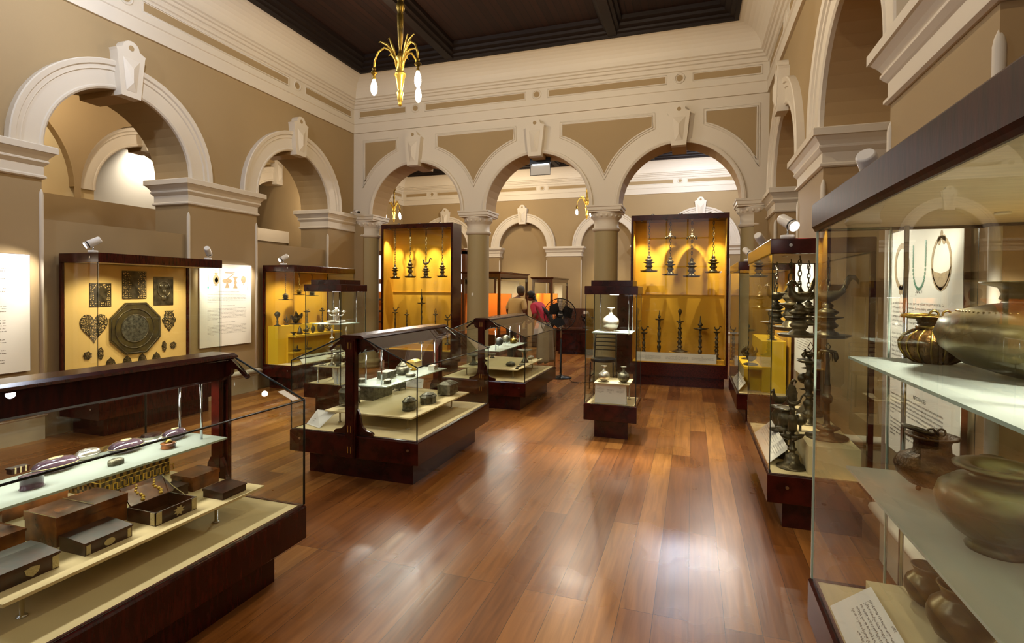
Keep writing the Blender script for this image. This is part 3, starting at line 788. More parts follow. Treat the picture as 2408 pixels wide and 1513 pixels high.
rc2 = wall_case(1, .485, 1.085, 3.88, 5.38, 'middle right-hand wall case with chained rooster lamps and standing lamps', None, lightp=34)
rc3 = wall_case(1, .51, 1.09, 6.80, 8.24, 'far right-hand wall case with yellow steps, beside the right arch', M['amber'], lightp=26)

# nearest right-hand case, deeper because it runs back into its arch
def near_case():
    x0, x1, y0, y1 = .485, 1.50, 1.02, 2.56
    t = thing('side_display_case', 'large right-hand wall case nearest the camera with big bronze pots on glass shelves', 'display case', (.9, 1.8, 0), group='glass wall cases standing in the side arches')
    MB().box(x0 + .11, x1, y0 + .1, 2.44, 0, .205).build('pedestal', M['red'], t)
    out = [(x0, y0), (x1, y0), (x1, 2.50), (1.075, 2.50), (1.075, y1), (x0, y1)]
    b = MB(); b.mould(out, [(-.03, .2), (-.004, .2), (0, .204), (0, .365), (-.008, .378), (-.03, .378)], True)
    b.prism([(x0 + .02, y0 + .02), (x1 - .02, y0 + .02), (x1 - .02, 2.48), (x0 + .02, 2.48)], lambda u, v, w: (u, v, w), .205, .23); b.build('body', M['red'], t)
    MB().prism([(x0 + .028, y0 + .028), (x1 - .028, y0 + .028), (x1 - .028, 2.47), (1.05, 2.47), (1.05, y1 - .028), (x0 + .028, y1 - .028)], lambda u, v, w: (u, v, w), .24, .376).build('cream_deck', M['cream'], t)
    c = MB(); c.mould(out, [(-.03, 1.862), (-.014, 1.862), (-.012, 1.852), (-.004, 1.852), (0, 1.862), (.006, 1.872), (.006, 1.965), (0, 1.972), (-.03, 1.972)], True)
    c.prism([(x0 + .01, y0 + .01), (x1 - .01, y0 + .01), (x1 - .01, 2.49), (1.07, 2.49), (1.07, y1 - .01), (x0 + .01, y1 - .01)], lambda u, v, w: (u, v, w), 1.95, 1.971)
    c.build('cap', M['redm'], t)
    MB().prism([(x0 + .02, y0 + .02), (x1 - .02, y0 + .02), (x1 - .02, 2.48), (1.06, 2.48), (1.06, y1 - .02), (x0 + .02, y1 - .02)], lambda u, v, w: (u, v, w), 1.862, 1.87).build('ceiling_panel', M['lidin'], t)
    vpane(t, x0 + .012, y0 + .008, x0 + .012, y1 - .008, .378, 1.862)
    vpane(t, x0 + .02, y1 - .014, .76, y1 - .014, .378, 1.862)
    MB().box(.757, .763, y1 - .018, y1 - .008, .378, 1.862).build('glass_rim', M['edgel'], t)
    MB().box(x0 + .008, x0 + .016, y1 - .016, y1 - .006, .378, 1.862).build('glass_rim', M['edgel'], t)
    MB().box(x0 + .015, .763, y1 - .014, y1 - .009, 1.856, 1.862).build('glass_rim', M['edgel'], t)
    vpane(t, .765, y1 - .014, 1.05, y1 - .014, .378, 1.862)
    r_ = MB(); r_.tube([(.80, 2.50, .378), (.80, 2.50, 1.862)], .009, 10); r_.build('shelf_pole', M['chrome'], t)
    r_ = MB(); r_.tube([(.80, 1.5, .378), (.80, 1.5, 1.862)], .007, 10); r_.build('shelf_pole', M['chrome'], t)
    MB().box(1.49, 1.499, y0 + .03, 2.49, .378, 1.862).build('back_panel', M['creamw'], t)
    for z in (1.34, .895): glass_shelf(t, .60, 1.47, y0 + .06, 2.475, z, .01)
    rb = MB(); rb.box(.66, 1.40, y0 + .1, 2.42, .378, .465); rb.build('riser_board', M['cream'], t)
    for yk in (1.45, 2.15):
        d = MB(); d.tube([(.95, yk, 1.863), (.95, yk, 1.856)], .022, 12); d.build('downlight', M['white'], t)
        spot('case_downlight', (.95, yk, 1.85), (1.0, yk, .6), 95, 140, .8, (1, .92, .76), .04, t)
    return t
near_case()

def tower_case(x0, y0, label, pw):
    x1, y1 = x0 + .56, y0 + .56
    t = thing('tower_display_case', label, 'display case', (x0 + .28, y0 + .28, 0), group='square glass tower cases')
    MB().box(x0 + .1, x1 - .1, y0 + .1, y1 - .1, 0, .205).build('pedestal', M['red'], t)
    path = [(x0, y0), (x1, y0), (x1, y1), (x0, y1)]
    b = MB(); b.mould(path, [(-.03, .2), (-.004, .2), (0, .204), (0, .368), (-.004, .376), (-.03, .378)], True); b.box(x0 + .02, x1 - .02, y0 + .02, y1 - .02, .2, .23); b.build('body', M['red'], t)
    MB().box(x0 + .028, x1 - .028, y0 + .028, y1 - .028, .24, .376).build('cream_deck', M['cream'], t)
    c = MB(); c.mould(path, [(-.06, 1.55), (-.004, 1.55), (0, 1.555), (0, 1.636), (-.004, 1.64), (-.3, 1.64)], True); c.box(x0 + .01, x1 - .01, y0 + .01, y1 - .01, 1.6, 1.639); c.build('cap', M['red'], t)
    MB().box(x0 + .06, x1 - .06, y0 + .06, y1 - .06, 1.64, 1.70).build('cap_step', M['red'], t)
    i = .014
    vpane(t, x0 + i, y0 + i, x1 - i, y0 + i, .377, 1.552); vpane(t, x1 - i, y0 + i, x1 - i, y1 - i, .377, 1.552)
    vpane(t, x1 - i, y1 - i, x0 + i, y1 - i, .377, 1.552); vpane(t, x0 + i, y1 - i, x0 + i, y0 + i, .377, 1.552)
    for x, y in ((x0 + i, y0 + i), (x1 - i, y0 + i), (x1 - i, y1 - i), (x0 + i, y1 - i)):
        e_ = MB(); e_.box(x - .003, x + .003, y - .003, y + .003, .377, 1.552); e_.build('glass_rim', M['edge'], t)
    for x, y in ((x0 + .1, y1 - .1), (x1 - .1, y0 + .1), (x1 - .1, y1 - .1)):
        r_ = MB(); r_.tube([(x, y, 1.12), (x, y, 1.55)], .005, 8); r_.build('hanging_rod', M['chrome'], t)
    glass_shelf(t, x0 + .07, x1 - .07, y0 + .07, y1 - .07, 1.14, m_=M['shelft'])
    b = MB(); b.box(x0 + .10, x1 - .08, y0 + .05, y1 - .12, .588, .598); bo = b.build('riser_board', M['cream'], t)
    legs(t, [(x0 + a, y0 + b_) for a in (.14, .44) for b_ in (.10, .40)], .377, .588, bo)
    MB().lathe([(.05, 1.545), (.05, 1.552)], (x0 + .28, y0 + .28, 0), 20).build('light_disc', M['lens'], t)
    spot('case_light', (x0 + .28, y0 + .24, 1.54), (x0 + .28, y0 + .22, 0), pw, 100, .8, (1, .93, .82), .05, t)
    return t
tower_case(-1.095, 5.68, 'square glass tower case in the middle of the floor with three round-bellied bottles', 270)
tower_case(-4.69, 5.60, 'square glass tower case behind the desk cases with a branched candelabrum on its shelf', 120)

def tall_case(x0, x1, label):
    y0, y1, zt = 9.25, 9.66, 2.86
    t = thing('tall_display_case', label, 'display case', ((x0 + x1) / 2, 9.45, 0), group='tall amber-backed cases standing in the arches')
    MB().box(x0 + .05, x1 - .05, y0 + .05, y1 - .03, 0, .17).build('plinth', M['redx'], t)
    b = MB(); b.box(x0, x1, y0, y1, .17, .385); b.build('base', M['redx'], t)
    bevel(t.children[-1] if t.children else b, .004) if False else None
    f_ = MB(); f_.box(x0, x0 + .035, y0, y1, .385, zt); f_.box(x1 - .035, x1, y0, y1, .385, zt); f_.box(x0 + .035, x1 - .035, y0, y1, 2.775, zt); f_.build('frame', M['red'], t)
    MB().box(x0 + .035, x1 - .035, y1 - .02, y1, .385, 2.775).build('back_panel', M['amber'], t)
    MB().box(x0 + .035, x0 + .042, y0 + .03, y1 - .02, .385, 2.775).build('side_lining', M['amber'], t)
    MB().box(x1 - .042, x1 - .035, y0 + .03, y1 - .02, .385, 2.775).build('side_lining', M['amber'], t)
    MB().box(x0 + .042, x1 - .042, y0 + .03, y1 - .02, .385, .395).build('deck', M['amber'], t)
    vpane(t, x0 + .035, y0 + .012, x1 - .035, y0 + .012, .385, 2.775)
    s_ = MB(); s_.box(x0 + .04, x1 - .04, y1 - .035, y1 - .022, 1.522, 1.53); s_.build('back_seam', M['amber'], t)
    for k in range(4):
        x = x0 + .17 + (x1 - x0 - .34) * k / 3
        h = MB(); h.tube([(x, y0 + .06, 2.775), (x, y0 + .06, 2.76)], .018, 10); h.build('downlight', M['chrome'], t)
        spot('case_downlight', (x, y0 + .06, 2.735), (x - .02, y1 - .03, 1.5), 70, 66, .8, (1, .88, .62), .012, t)
    for k in range(3):
        c = MB(); c.lathe([(.03, zt), (.03, zt + .02), (.015, zt + .025)], (x0 + .35 + .45 * k, y0 + .08, 0), 10); c.build('cap_fitting', M['chrome'], t)
    return t
tcL = tall_case(-5.88, -4.32, 'tall amber-backed case in the left arch with a rooster among its hanging lamps')
tcR = tall_case(-.995, .555, 'tall amber-backed case in the right arch with a long white caption strip')

# yellow steps and blocks inside cases
def block(case, mts, *boxes, name='display_step'):
    mb = MB()
    for b_ in boxes: mb.box(*b_)
    return mb.build(name, M[mts], case)
block(wc2, 'yellow', (-6.35, -6.16, 6.76, 8.16, .386, .985))
block(wc2, 'yellow', (-6.16, -5.98, 6.95, 8.14, .80, .835), (-6.16, -6.13, 6.95, 8.14, .386, .80), (-6.13, -6.02, 6.95, 8.14, .54, .56), name='display_ledge')
block(rc3, 'yellow', (.80, 1.06, 7.0, 8.1, .386, 1.0))
block(rc3, 'yellow', (.60, .80, 6.95, 8.05, .66, .69), (.68, .80, 7.1, 7.9, .386, .66), name='display_ledge')
block(rc2, 'cream', (.74, 1.04, 3.95, 5.3, .386, .58))
block(tcR, 'amber', (-.36, -.02, 9.36, 9.58, .39, .56)); block(tcR, 'amber', (.28, .50, 9.30, 9.58, .39, .46))
block(tcL, 'amber', (-5.7, -4.5, 9.42, 9.60, .39, .5))

# spotlight fittings standing on the case caps
def spotlight(loc, aim, label, power=30, ang=60, lit=True, col=(1, .93, .80)):
    x, y, z = loc
    t = thing('spotlight', label, 'spotlight', loc, group='white spotlights on top of the cases')
    MB().lathe([(.045, 0), (.045, .028), (.042, .03)], (0, 0, 0), 20).build('base', M['white'], t, local=True)
    a = MB(); a.tube([(0, 0, .03), (0, 0, .085)], .007, 8); a.build('arm', M['chrome'], t, local=True)
    d = (Vector(aim) - Vector(loc)).normalized(); c = Vector((0, 0, .115)); L_ = .075
    h = MB(); h.tube([c - d * L_, c - d * (L_ - .01), c + d * (L_ - .012), c + d * L_], [.030, .036, .038, .036], 20); h.build('lamp_head', M['white'], t, local=True)
    k = MB(); k.tube([c + d * (L_ - .03), c + d * (L_ - .018)], .0386, 20); k.build('cooling_ring', M['black'], t, local=True)
    l = MB(); l.tube([c + d * (L_ + .0005), c + d * (L_ + .004)], .030, 20); l.build('lens', M['lens'] if lit else M['white'], t, local=True)
    if lit: spot('beam', Vector(loc) + c + d * (L_ + .012), aim, power, ang, .9, col, .02, t)
    return t
spotlight((-6.0, 3.93, 1.945), (-6.38, 3.15, 1.45), 'white spotlight on the left wall case nearest end, aimed at the poster left of it', 75, 75)
spotlight((-5.95, 5.30, 1.945), (-6.38, 5.95, 1.45), 'white spotlight on the far end of the left octagonal-tray case', 60, 75)
spotlight((-6.05, 6.76, 1.945), (-6.38, 6.05, 1.45), 'white spotlight on the yellow-stepped left wall case, aimed at the object poster', 45, 75)
spotlight((.60, 3.98, 1.945), (1.05, 3.15, 1.45), 'lit white spotlight on the near end of the middle right-hand case, glaring', 34, 75)
spotlight((.58, 5.28, 1.945), (1.05, 6.0, 1.4), 'white spotlight on the far end of the middle right-hand case', 40, 75)
spotlight((.62, 6.90, 1.945), (1.05, 6.1, 1.45), 'lit white spotlight on the far right-hand case beside the arch', 45, 75)
spotlight((.66, 2.45, 1.972), (1.06, 3.05, 1.4), 'white spotlight standing on the far corner of the nearest right-hand case', 24, 75)

# cctv camera on the impost in the corner
t = thing('security_camera', 'small white security camera on the moulding in the left corner', 'camera', (-6.28, 8.86, 3.04))
MB().box(-.02, .02, -.03, .03, 0, .04).build('base', M['white'], t, local=True)
a = MB(); a.tube([(0, 0, .02), (.03, .01, .05), (.07, .0, .05)], .01, 8); a.build('arm', M['white'], t, local=True)
b = MB(); b.tube([(.06, .0, .055), (.17, -.05, .02)], .028, 12); b.build('housing', M['white'], t, local=True)
b = MB(); b.tube([(.165, -.048, .021), (.195, -.06, .012)], .024, 12); b.build('lens_hood', M['black'], t, local=True)
# emergency light hanging in the middle arch
t = thing('emergency_light', 'black box light with a pale glowing panel hanging in the middle arch', 'light', (-2.62, 9.30, 3.96))
MB().box(-.19, .19, -.03, .03, -.105, 0).build('housing', M['black'], t, local=True)
fr = MB(); fr.tube([(-.185, 0, -.1), (-.185, 0, -.30), (.185, 0, -.30), (.185, 0, -.1)], .006, 6); fr.build('panel_frame', M['black'], t, local=True)
MB().box(-.18, .18, -.003, .003, -.295, -.105).build('panel', M['pale'], t, local=True)
MB().box(-.15, .15, -.012, .012, -.112, -.1055).build('tube_light', emis('cool_tube', (.8, .9, 1), 9), t, local=True)
for x in (-.12, .1):
    h = MB(); h.tube([(x, 0, 0), (x, 0, .1)], .004, 6); h.build('hanger', M['chrome'], t, local=True)

# ================================================================ chandeliers
def chandelier(loc, label, ztop, chain=False):
    x, y, z = loc
    t = thing('chandelier', label, 'chandelier', loc, group='gilt three-armed chandeliers')
    pen = [(.004, 0), (.02, .02), (.012, .035), (.022, .05), (.026, .1), (.034, .13), (.02, .15), (.024, .165), (.045, .28), (.055, .30), (.05, .32), (.03, .34), (.035, .37), (.028, .42), (.05, .46), (.03, .48), (.02, .5)]
    MB().lathe(pen, (0, 0, 0), 16).build('pendant', M['gold'], t, local=True)
    if not chain:
        rod = [(.02, .5), (.014, .55), (.022, .60), (.03, .75), (.034, .86), (.026, .88), (.04, .92), (.045, .96), (.03, .98), (.03, 1.0), (.05, 1.06), (.055, 1.12), (.075, 1.15), (.075, 1.17), (.06, 1.19), (.06, 1.26), (.045, 1.30), (.045, 1.36), (.02, 1.40), (.05, 1.46), (.075, 1.56), (.055, 1.58), (.02, 1.62), (.02, ztop - z - .08), (.07, ztop - z - .06), (.09, ztop - z)]
        MB().lathe(rod, (0, 0, 0), 16).build('stem', M['brass'], t, local=True)
    else:
        rod = [(.02, .5), (.014, .52), (.03, .6), (.022, .66), (.034, .74), (.02, .8), (.026, .92), (.045, .96), (.06, .99), (.035, 1.02), (.055, 1.07), (.03, 1.12), (.012, 1.16)]
        MB().lathe(rod, (0, 0, 0), 16).build('stem', M['brass'], t, local=True)
        c = MB(); chain_links(c, 0, 0, 1.15, ztop - z, .018); c.build('chain', M['brass'], t, local=True)
    for ang in (78, 190, -22):
        a = radians(ang); d = Vector((cos(a), sin(a), 0))
        path = [d * .02 + Vector((0, 0, .34)), d * .05 + Vector((0, 0, .45)), d * .10 + Vector((0, 0, .54)), d * .16 + Vector((0, 0, .57)), d * .22 + Vector((0, 0, .53)), d * .255 + Vector((0, 0, .45)), d * .262 + Vector((0, 0, .38))]
        m_ = MB(); m_.tube(path, [.014, .013, .011, .009, .009, .009, .010], 8)
        ar = m_.build('arm', M['gold'], t, local=True)
        lf = MB()
        for k, (r0, z0, r1, z1) in enumerate(((.03, .42, .11, .66), (.06, .50, .20, .63), (.02, .38, .10, .50))):
            p0 = d * r0 + Vector((0, 0, z0)); p1 = d * r1 + Vector((0, 0, z1)); md = (p0 + p1) / 2 + Vector((0, 0, .02 + .01 * k))
            lf.tube([p0, md, p1, p1 + d * .015 - Vector((0, 0, .012))], [.008, .016, .007, .002], 6, flat=.4)
        lf.build('leaf_scroll', M['gold'], ar, local=True)
        c = MB(); e = d * .262
        c.lathe([(.008, .39), (.02, .375), (.012, .36), (.026, .345), (.034, .335), (.02, .32), (.012, .31), (.016, .29), (.013, .27)], (e.x, e.y, 0), 12); c.build('lamp_holder', M['brass'], t, local=True)
        b = MB(); b.lathe([(.012, .275), (.014, .262), (.027, .225), (.031, .19), (.028, .155), (.016, .128), (.0001, .118)], (e.x, e.y, 0), 14); b.build('bulb', M['bulb'], t, local=True)
    return t
def chain_links(mb, x, y, z0, z1, s=.012):
    n = max(1, int(round((z1 - z0) / (s * 1.5)))); st_ = (z1 - z0) / n
    for i in range(n):
        zc = z0 + st_ * (i + .5); h = st_ * .68
        pts = []
        for k in range(8):
            a = 2 * pi * k / 8; u, v = s * .42 * cos(a), h * sin(a)
            pts.append((x + u, y, zc + v) if i % 2 else (x, y + u, zc + v))
        mb.tube(pts, s * .14, 4, closed=True)
chandelier((-2.66, 4.5, 3.33), 'gilt three-armed chandelier with lit bulbs hanging in the front room', 5.80)
chandelier((-2.66, 14.0, 3.45), 'distant gilt chandelier seen through the middle arch beside the second column', 5.80, True)
chandelier((-8.4, 13.9, 3.55), 'distant gilt chandelier seen through the left arch above the tall case', 5.80, True)
# ================================================================ artefacts
def scale_prof(p, kr, kz): return [(r * kr, z * kz) for r, z in p]
BAL = [(.5, 0), (.5, .008), (.42, .02), (.25, .04), (.13, .06), (.1, .09), (.16, .11), (.16, .13), (.09, .15), (.12, .2), (.15, .24), (.1, .27), (.07, .30), (.14, .32), (.14, .34), (.08, .36), (.11, .42), (.13, .47), (.09, .50),
       (.06, .53), (.12, .55), (.12, .57), (.07, .60), (.08, .66), (.12, .70)]
def stand_lamp(x, y, z, h, rb, rd, label, top='spike', m_='bronze', grp='standing oil lamps', zd=.72, kb=None, sides=28):
    """turned pillar lamp: stepped foot, knopped shaft, open dish, finial"""
    t = thing('oil_lamp', label, 'oil lamp', (x, y, z), group=grp); H = zd * h
    kb = kb or rb * .8
    shaft = [(r_ * kb * 4.6 if q > 0.05 else max(rb * r_ * 2, kb * .5), q / .70 * H) for r_, q in BAL]
    MB().lathe(shaft, (0, 0, 0), sides).build('shaft', M[m_], t, local=True)
    dish = [(.001, H), (.2 * rd, H + .002), (.75 * rd, H + .006), (rd, H + .022), (rd * .97, H + .028), (rd * .7, H + .014), (.2 * rd, H + .012), (.14 * rd, H + .02)]
    wob = (lambda a, zz: 1 + .10 * max(0, cos(5 * a)) ** 6 if zz > H + .004 else 1)
    MB().lathe(dish, (0, 0, 0), 40, wob=wob).build('oil_dish', M[m_], t, local=True)
    R_ = h - H; f = MB()
    if top == 'spike':
        f.lathe([(rd * .2, H + .012), (rd * .3, H + .12 * R_), (rd * .16, H + .2 * R_), (rd * .34, H + .34 * R_), (rd * .36, H + .38 * R_), (rd * .16, H + .5 * R_), (rd * .10, H + .7 * R_), (rd * .05, h)], (0, 0, 0), 16)
    elif top == 'cup':
        f.lathe([(rd * .16, H + .012), (rd * .22, H + .15 * R_), (rd * .12, H + .3 * R_), (rd * .2, H + .5 * R_), (rd * .5, H + .7 * R_), (rd * .55, H + .82 * R_), (rd * .3, H + .9 * R_), (rd * .12, H + .92 * R_), (rd * .14, H + .97 * R_), (.001, h)], (0, 0, 0), 16)
    elif top == 'flame':
        f.lathe([(rd * .2, H + .012), (rd * .4, H + .1 * R_), (rd * .45, H + .2 * R_), (rd * .1, H + .3 * R_)], (0, 0, 0), 16)
        k = .16 * R_
        for s_ in (-1, 1):
            f.tube([(0, 0, H + .3 * R_), (s_ * .5 * rd, 0, H + .45 * R_), (s_ * .42 * rd, 0, H + .65 * R_), (s_ * .12 * rd, 0, H + .82 * R_), (0, 0, h)], [rd * .09, rd * .12, rd * .1, rd * .08, rd * .03], 6)
        f.ball((0, 0, H + .5 * R_), rd * .16, 8)
    elif top == 'bird':
        rooster(f, (0, 0, H + .35 * R_), .42 * R_, pi * .1)
        f.lathe([(rd * .2, H + .012), (rd * .3, H + .1 * R_), (rd * .1, H + .3 * R_)], (0, 0, 0), 12)
    f.build('finial', M[m_], t, local=True)
    return t
def rooster(mb, c, s, rz=0, tail=1.0):
    """bird: plump body, arched neck with comb and beak, high curved tail; s is about its body height"""
    c = Vector(c); ca, sa = cos(rz), sin(rz)
    def P(u, v): return c + Vector((u * s * ca, u * s * sa, v * s))
    mb.tube([P(.72, .36), P(.52, .26), P(.3, .16), P(.05, .08), P(-.2, .10), P(-.38, .24), P(-.44, .42), P(-.47, .62), P(-.50, .72), P(-.58, .74), P(-.68, .70), P(-.76, .66)],
            [s * q for q in (.03, .12, .21, .27, .26, .20, .13, .10, .12, .09, .04, .008)], 12)
    mb.tube([P(.45, .28), P(.66, .52), P(.74, .80), P(.86, .98), P(1.02, .98), P(1.14, .84), P(1.18, .66)], [s * q * tail for q in (.09, .12, .15, .16, .13, .08, .01)], 8, flat=.45)
    for k in range(3):
        mb.tube([P(-.44 - .05 * k, .80), P(-.46 - .06 * k, .92 - .03 * k)], [s * .035, s * .02], 6)
    mb.tube([P(-.62, .66), P(-.63, .56)], [s * .03, s * .02], 6)
    mb.tube([P(0, -.12), P(0, .02)], [s * .07, s * .10], 8)
HB = [(.80, 0), (.86, .02), (1, .07), (1.02, .085), (.96, .09), (.55, .075), (.50, .10), (.44, .15), (.32, .18), (.27, .24), (.42, .29), (.46, .35), (.34, .41), (.30, .47), (.40, .51), (.66, .55), (.68, .57), (.62, .58), (.34, .585), (.28, .61), (.44, .67), (.48, .71), (.32, .77), (.18, .82), (.27, .88), (.14, .95), (.05, 1.0)]
def hang_lamp(x, y, zd, hb, rd, ztop, label, style='plain', m_='bronze', grp='hanging oil lamps', link=.020, rz=0, n=32, ck=1.0):
    """chain, turned body and wide star-edged dish; style adds a rooster or a fringed canopy"""
    t = thing('hanging_oil_lamp', label, 'hanging lamp', (x, y, zd), group=grp)
    MB().lathe(scale_prof(HB, rd, hb), (0, 0, 0), n, wob=lambda a, z: 1 + (.07 * max(0, cos(6 * a)) ** 5 if z < .04 * hb else 0)).build('lamp_body', M[m_], t, local=True)
    zc = hb
    if style == 'rooster':
        r_ = MB(); rooster(r_, (0, 0, hb + .02), ck * .11, rz, .85); r_.build('rooster', M[m_], t, local=True); zc = hb + .02 + ck * .11 * .35
    elif style == 'loop':
        l = MB(); l.tube([(0, .0, hb), (.018, 0, hb + .03), (.014, 0, hb + .07), (0, 0, hb + .085), (-.014, 0, hb + .07), (-.018, 0, hb + .03)], .005, 6, closed=True); l.build('ring', M[m_], t, local=True); zc = hb + .08
    c = MB(); chain_links(c, 0, 0, zc, ztop - zd - .03, link); c.build('chain', M[m_], t, local=True)
    h = MB(); zt = ztop - zd
    h.tube([(0, .012, zt - .045), (0, -.002, zt - .055), (0, -.014, zt - .04), (0, -.01, zt - .02), (0, 0, zt)], .0035, 6); h.build('hook', M[m_], t, local=True)
    if style == 'fringe':
        zf = zc + (zt - zc) * .55; f = MB()
        f.lathe([(.08, 0), (.082, .004), (.03, .02), (.02, .04), (.028, .05), (.01, .065)], (0, 0, zf), 20)
        for k in range(12):
            a = 2 * pi * k / 12; f.tube([(.078 * cos(a), .078 * sin(a), zf), (.08 * cos(a), .08 * sin(a), zf - .02), (.08 * cos(a), .08 * sin(a), zf - .045)], [.004, .012, .001], 5, flat=.4)
        f.build('fringed_canopy', M[m_], t, local=True)
    elif style == 'disc':
        zf = zc + (zt - zc) * .5; f = MB(); f.lathe([(.05, 0), (.05, .003), (.015, .02), (.004, .04)], (0, 0, zf), 16); f.build('canopy', M[m_], t, local=True)
    return t
# left tall case
TL = 'in the left arch case'
for x, zd, hb, rd, st, lb in ((-5.665, 1.79, .30, .105, 'plain', 'slim chained lamp, leftmost hanging '), (-5.32, 1.81, .38, .115, 'loop', 'chained lamp with a knotted chain, second from left hanging '),
                              (-4.972, 1.80, .26, .12, 'rooster', 'rooster-topped chained lamp hanging '), (-4.615, 1.82, .30, .105, 'loop', 'chained lamp with a ring, rightmost hanging ')):
    hang_lamp(x, 9.42, zd, hb, rd, 2.775, lb + TL, st, link=.032, rz=0 if st == 'rooster' else 0)
for x, h, rd, top, zd, lb in ((-5.705, .86, .055, 'bird', .78, 'bird-topped standing lamp at the left end'), (-5.44, .78, .045, 'flame', .82, 'flame-topped lamp, second from left'), (-5.107, 1.20, .08, 'spike', .72, 'tallest standing pillar lamp'),
                              (-4.80, .82, .045, 'flame', .80, 'flame-topped lamp right of the tallest pillar'), (-4.537, .74, .06, 'bird', .75, 'bird-topped standing lamp at the right end')):
    stand_lamp(x, 9.50, .5 if False else .502, h - .11, .06, rd, lb + ' ' + TL, top, zd=zd, kb=.03)
# right tall case
TR = 'in the right arch case'
for x, zd, hb, rd, st, lb in ((-.708, 1.91, .29, .145, 'plain', 'wide-dished chained lamp, leftmost hanging '), (-.36, 1.85, .33, .13, 'fringe', 'chained lamp under the larger fringed canopy, hanging '),
                              (-.015, 1.82, .33, .14, 'fringe', 'chained lamp under the smaller fringed canopy, hanging '), (.324, 1.89, .30, .135, 'loop', 'chained lamp with a bunched chain, rightmost hanging ')):
    hang_lamp(x, 9.42, zd, hb, rd, 2.775, lb + TR, st, link=.032)
for x, z, h, rb, rd, top, zd, lb in ((-.785, .395, .62, .06, .06, 'bird', .72, 'short bird-topped lamp at the left end'), (-.53, .395, .86, .075, .075, 'spike', .80, 'tall knopped lamp, second from left'),
                                 (-.192, .563, .74, .13, .06, 'cup', .66, 'thick pillar lamp on an amber block'), (.135, .395, .78, .07, .12, 'spike', .70, 'wide-dished lamp right of the pillar lamp'),
                                 (.393, .463, .58, .075, .055, 'bird', .74, 'short bird-topped lamp at the right end')):
    stand_lamp(x, 9.47, z, h, rb, rd, lb + ' ' + TR, top, zd=zd, kb=.062 if rb > .1 else .05)

# middle right-hand case: chained rooster lamps
RM = 'in the middle right-hand case'
hang_lamp(.67, 4.95, 1.325, .20, .12, 1.845, 'chained rooster lamp nearest the arcade, hanging ' + RM, 'rooster', link=.026, rz=0, ck=1.2)
hang_lamp(.88, 4.80, 1.33, .20, .12, 1.845, 'chained rooster lamp hanging behind two others ' + RM, 'rooster', link=.026, rz=0, ck=1.2)
hang_lamp(.71, 4.53, 1.30, .36, .12, 1.845, 'pot-bellied chained lamp in the centre of the group ' + RM, 'loop', link=.026)
hang_lamp(.70, 4.12, 1.285, .24, .135, 1.845, 'chained lamp with a smooth round bird, hanging ' + RM, 'rooster', link=.026, rz=.5, ck=1.3)
hang_lamp(.92, 4.34, 1.27, .26, .15, 1.845, 'largest chained bird lamp with long curved tail ' + RM, 'rooster', link=.026, rz=-.2, ck=1.4)
# standing pieces in the same case
t = thing('oil_lamp', 'bell-footed oil lamp with a ring of spouts, nearest the glass corner', 'oil lamp', (.665, 4.09, .388), group='standing lamps in the middle right-hand case')
MB().lathe([(.098, 0), (.10, .006), (.085, .014), (.055, .03), (.045, .06), (.042, .085), (.02, .095), (.016, .11), (.03, .12), (.03, .13), (.016, .14), (.018, .165), (.013, .18), (.013, .24), (.028, .25), (.03, .33), (.028, .35), (.014, .355), (.014, .37), (.02, .375), (.014, .385), (.018, .395), (.01, .42)], (0, 0, 0), 32).build('stem', M['bronze'], t, local=True)
l = MB()
for a in (0.3, 1.9, 3.4, 4.9): l.tube([(0, 0, .215), (.03 * cos(a), .03 * sin(a), .205), (.06 * cos(a), .06 * sin(a), .215), (.082 * cos(a), .082 * sin(a), .225)], [.015, .02, .016, .005], 8)
l.build('wick_spouts', M['bronze'], t, local=True)
b = MB(); rooster(b, (0, 0, .43), .07, 0, .6); b.build('bird', M['bronze'], t, local=True)
t = thing('oil_lamp', 'dark lamp with a serrated leaf standard behind the bell-footed lamp', 'oil lamp', (.66, 4.34, .388), group='standing lamps in the middle right-hand case')
MB().lathe([(.09, 0), (.09, .005), (.05, .015), (.02, .03), (.016, .08), (.016, .19), (.06, .20), (.065, .21), (.02, .21), (.045, .23), (.055, .27), (.05, .31), (.025, .33), (.05, .345), (.08, .352), (.01, .35)], (0, 0, 0), 28).build('stem', M['bronze'], t, local=True)
lf = MB(); pts = []
for i in range(9): pts.append((.05 * sin(pi * i / 8) * (1 if i % 2 else .86), .35 + .20 * i / 8))
pts = pts + [(-.035 * sin(pi * i / 8) * (1 if i % 2 else .86), .35 + .20 * i / 8) for i in range(7, 0, -1)]
lf.prism(pts, lambda u, v, w: (u + .03, w, v), -.005, .005); lf.tube([(.03, 0, .54), (.05, 0, .565), (.065, 0, .555), (.062, 0, .54)], [.01, .011, .009, .004], 8)
lf.build('leaf_standard', M['bronze'], t, local=True)
g = MB(); g.ball((.10, .02, .275), .045, 16); g.tube([(.10, .02, .24), (.10, .02, 0)], .008, 8); g.build('globe', M['bronze'], t, local=True)
t = thing('oil_lamp', 'dark crested bird lamp farthest back behind the large caption card', 'oil lamp', (.66, 4.62, .388), group='standing lamps in the middle right-hand case')
MB().lathe([(.08, 0), (.08, .006), (.03, .02), (.02, .10), (.07, .12), (.08, .13), (.03, .14), (.05, .2), (.06, .25), (.03, .30), (.075, .31), (.03, .32)], (0, 0, 0), 24).build('stem', M['bronze'], t, local=True)
b = MB(); rooster(b, (0, 0, .35), .11, .4, 1.1); b.build('bird', M['bronze'], t, local=True)
t = thing('oil_lamp', 'tall straight lamp with a drooping crown and broad round tray foot', 'oil lamp', (.90, 4.22, .58), group='standing lamps in the middle right-hand case')
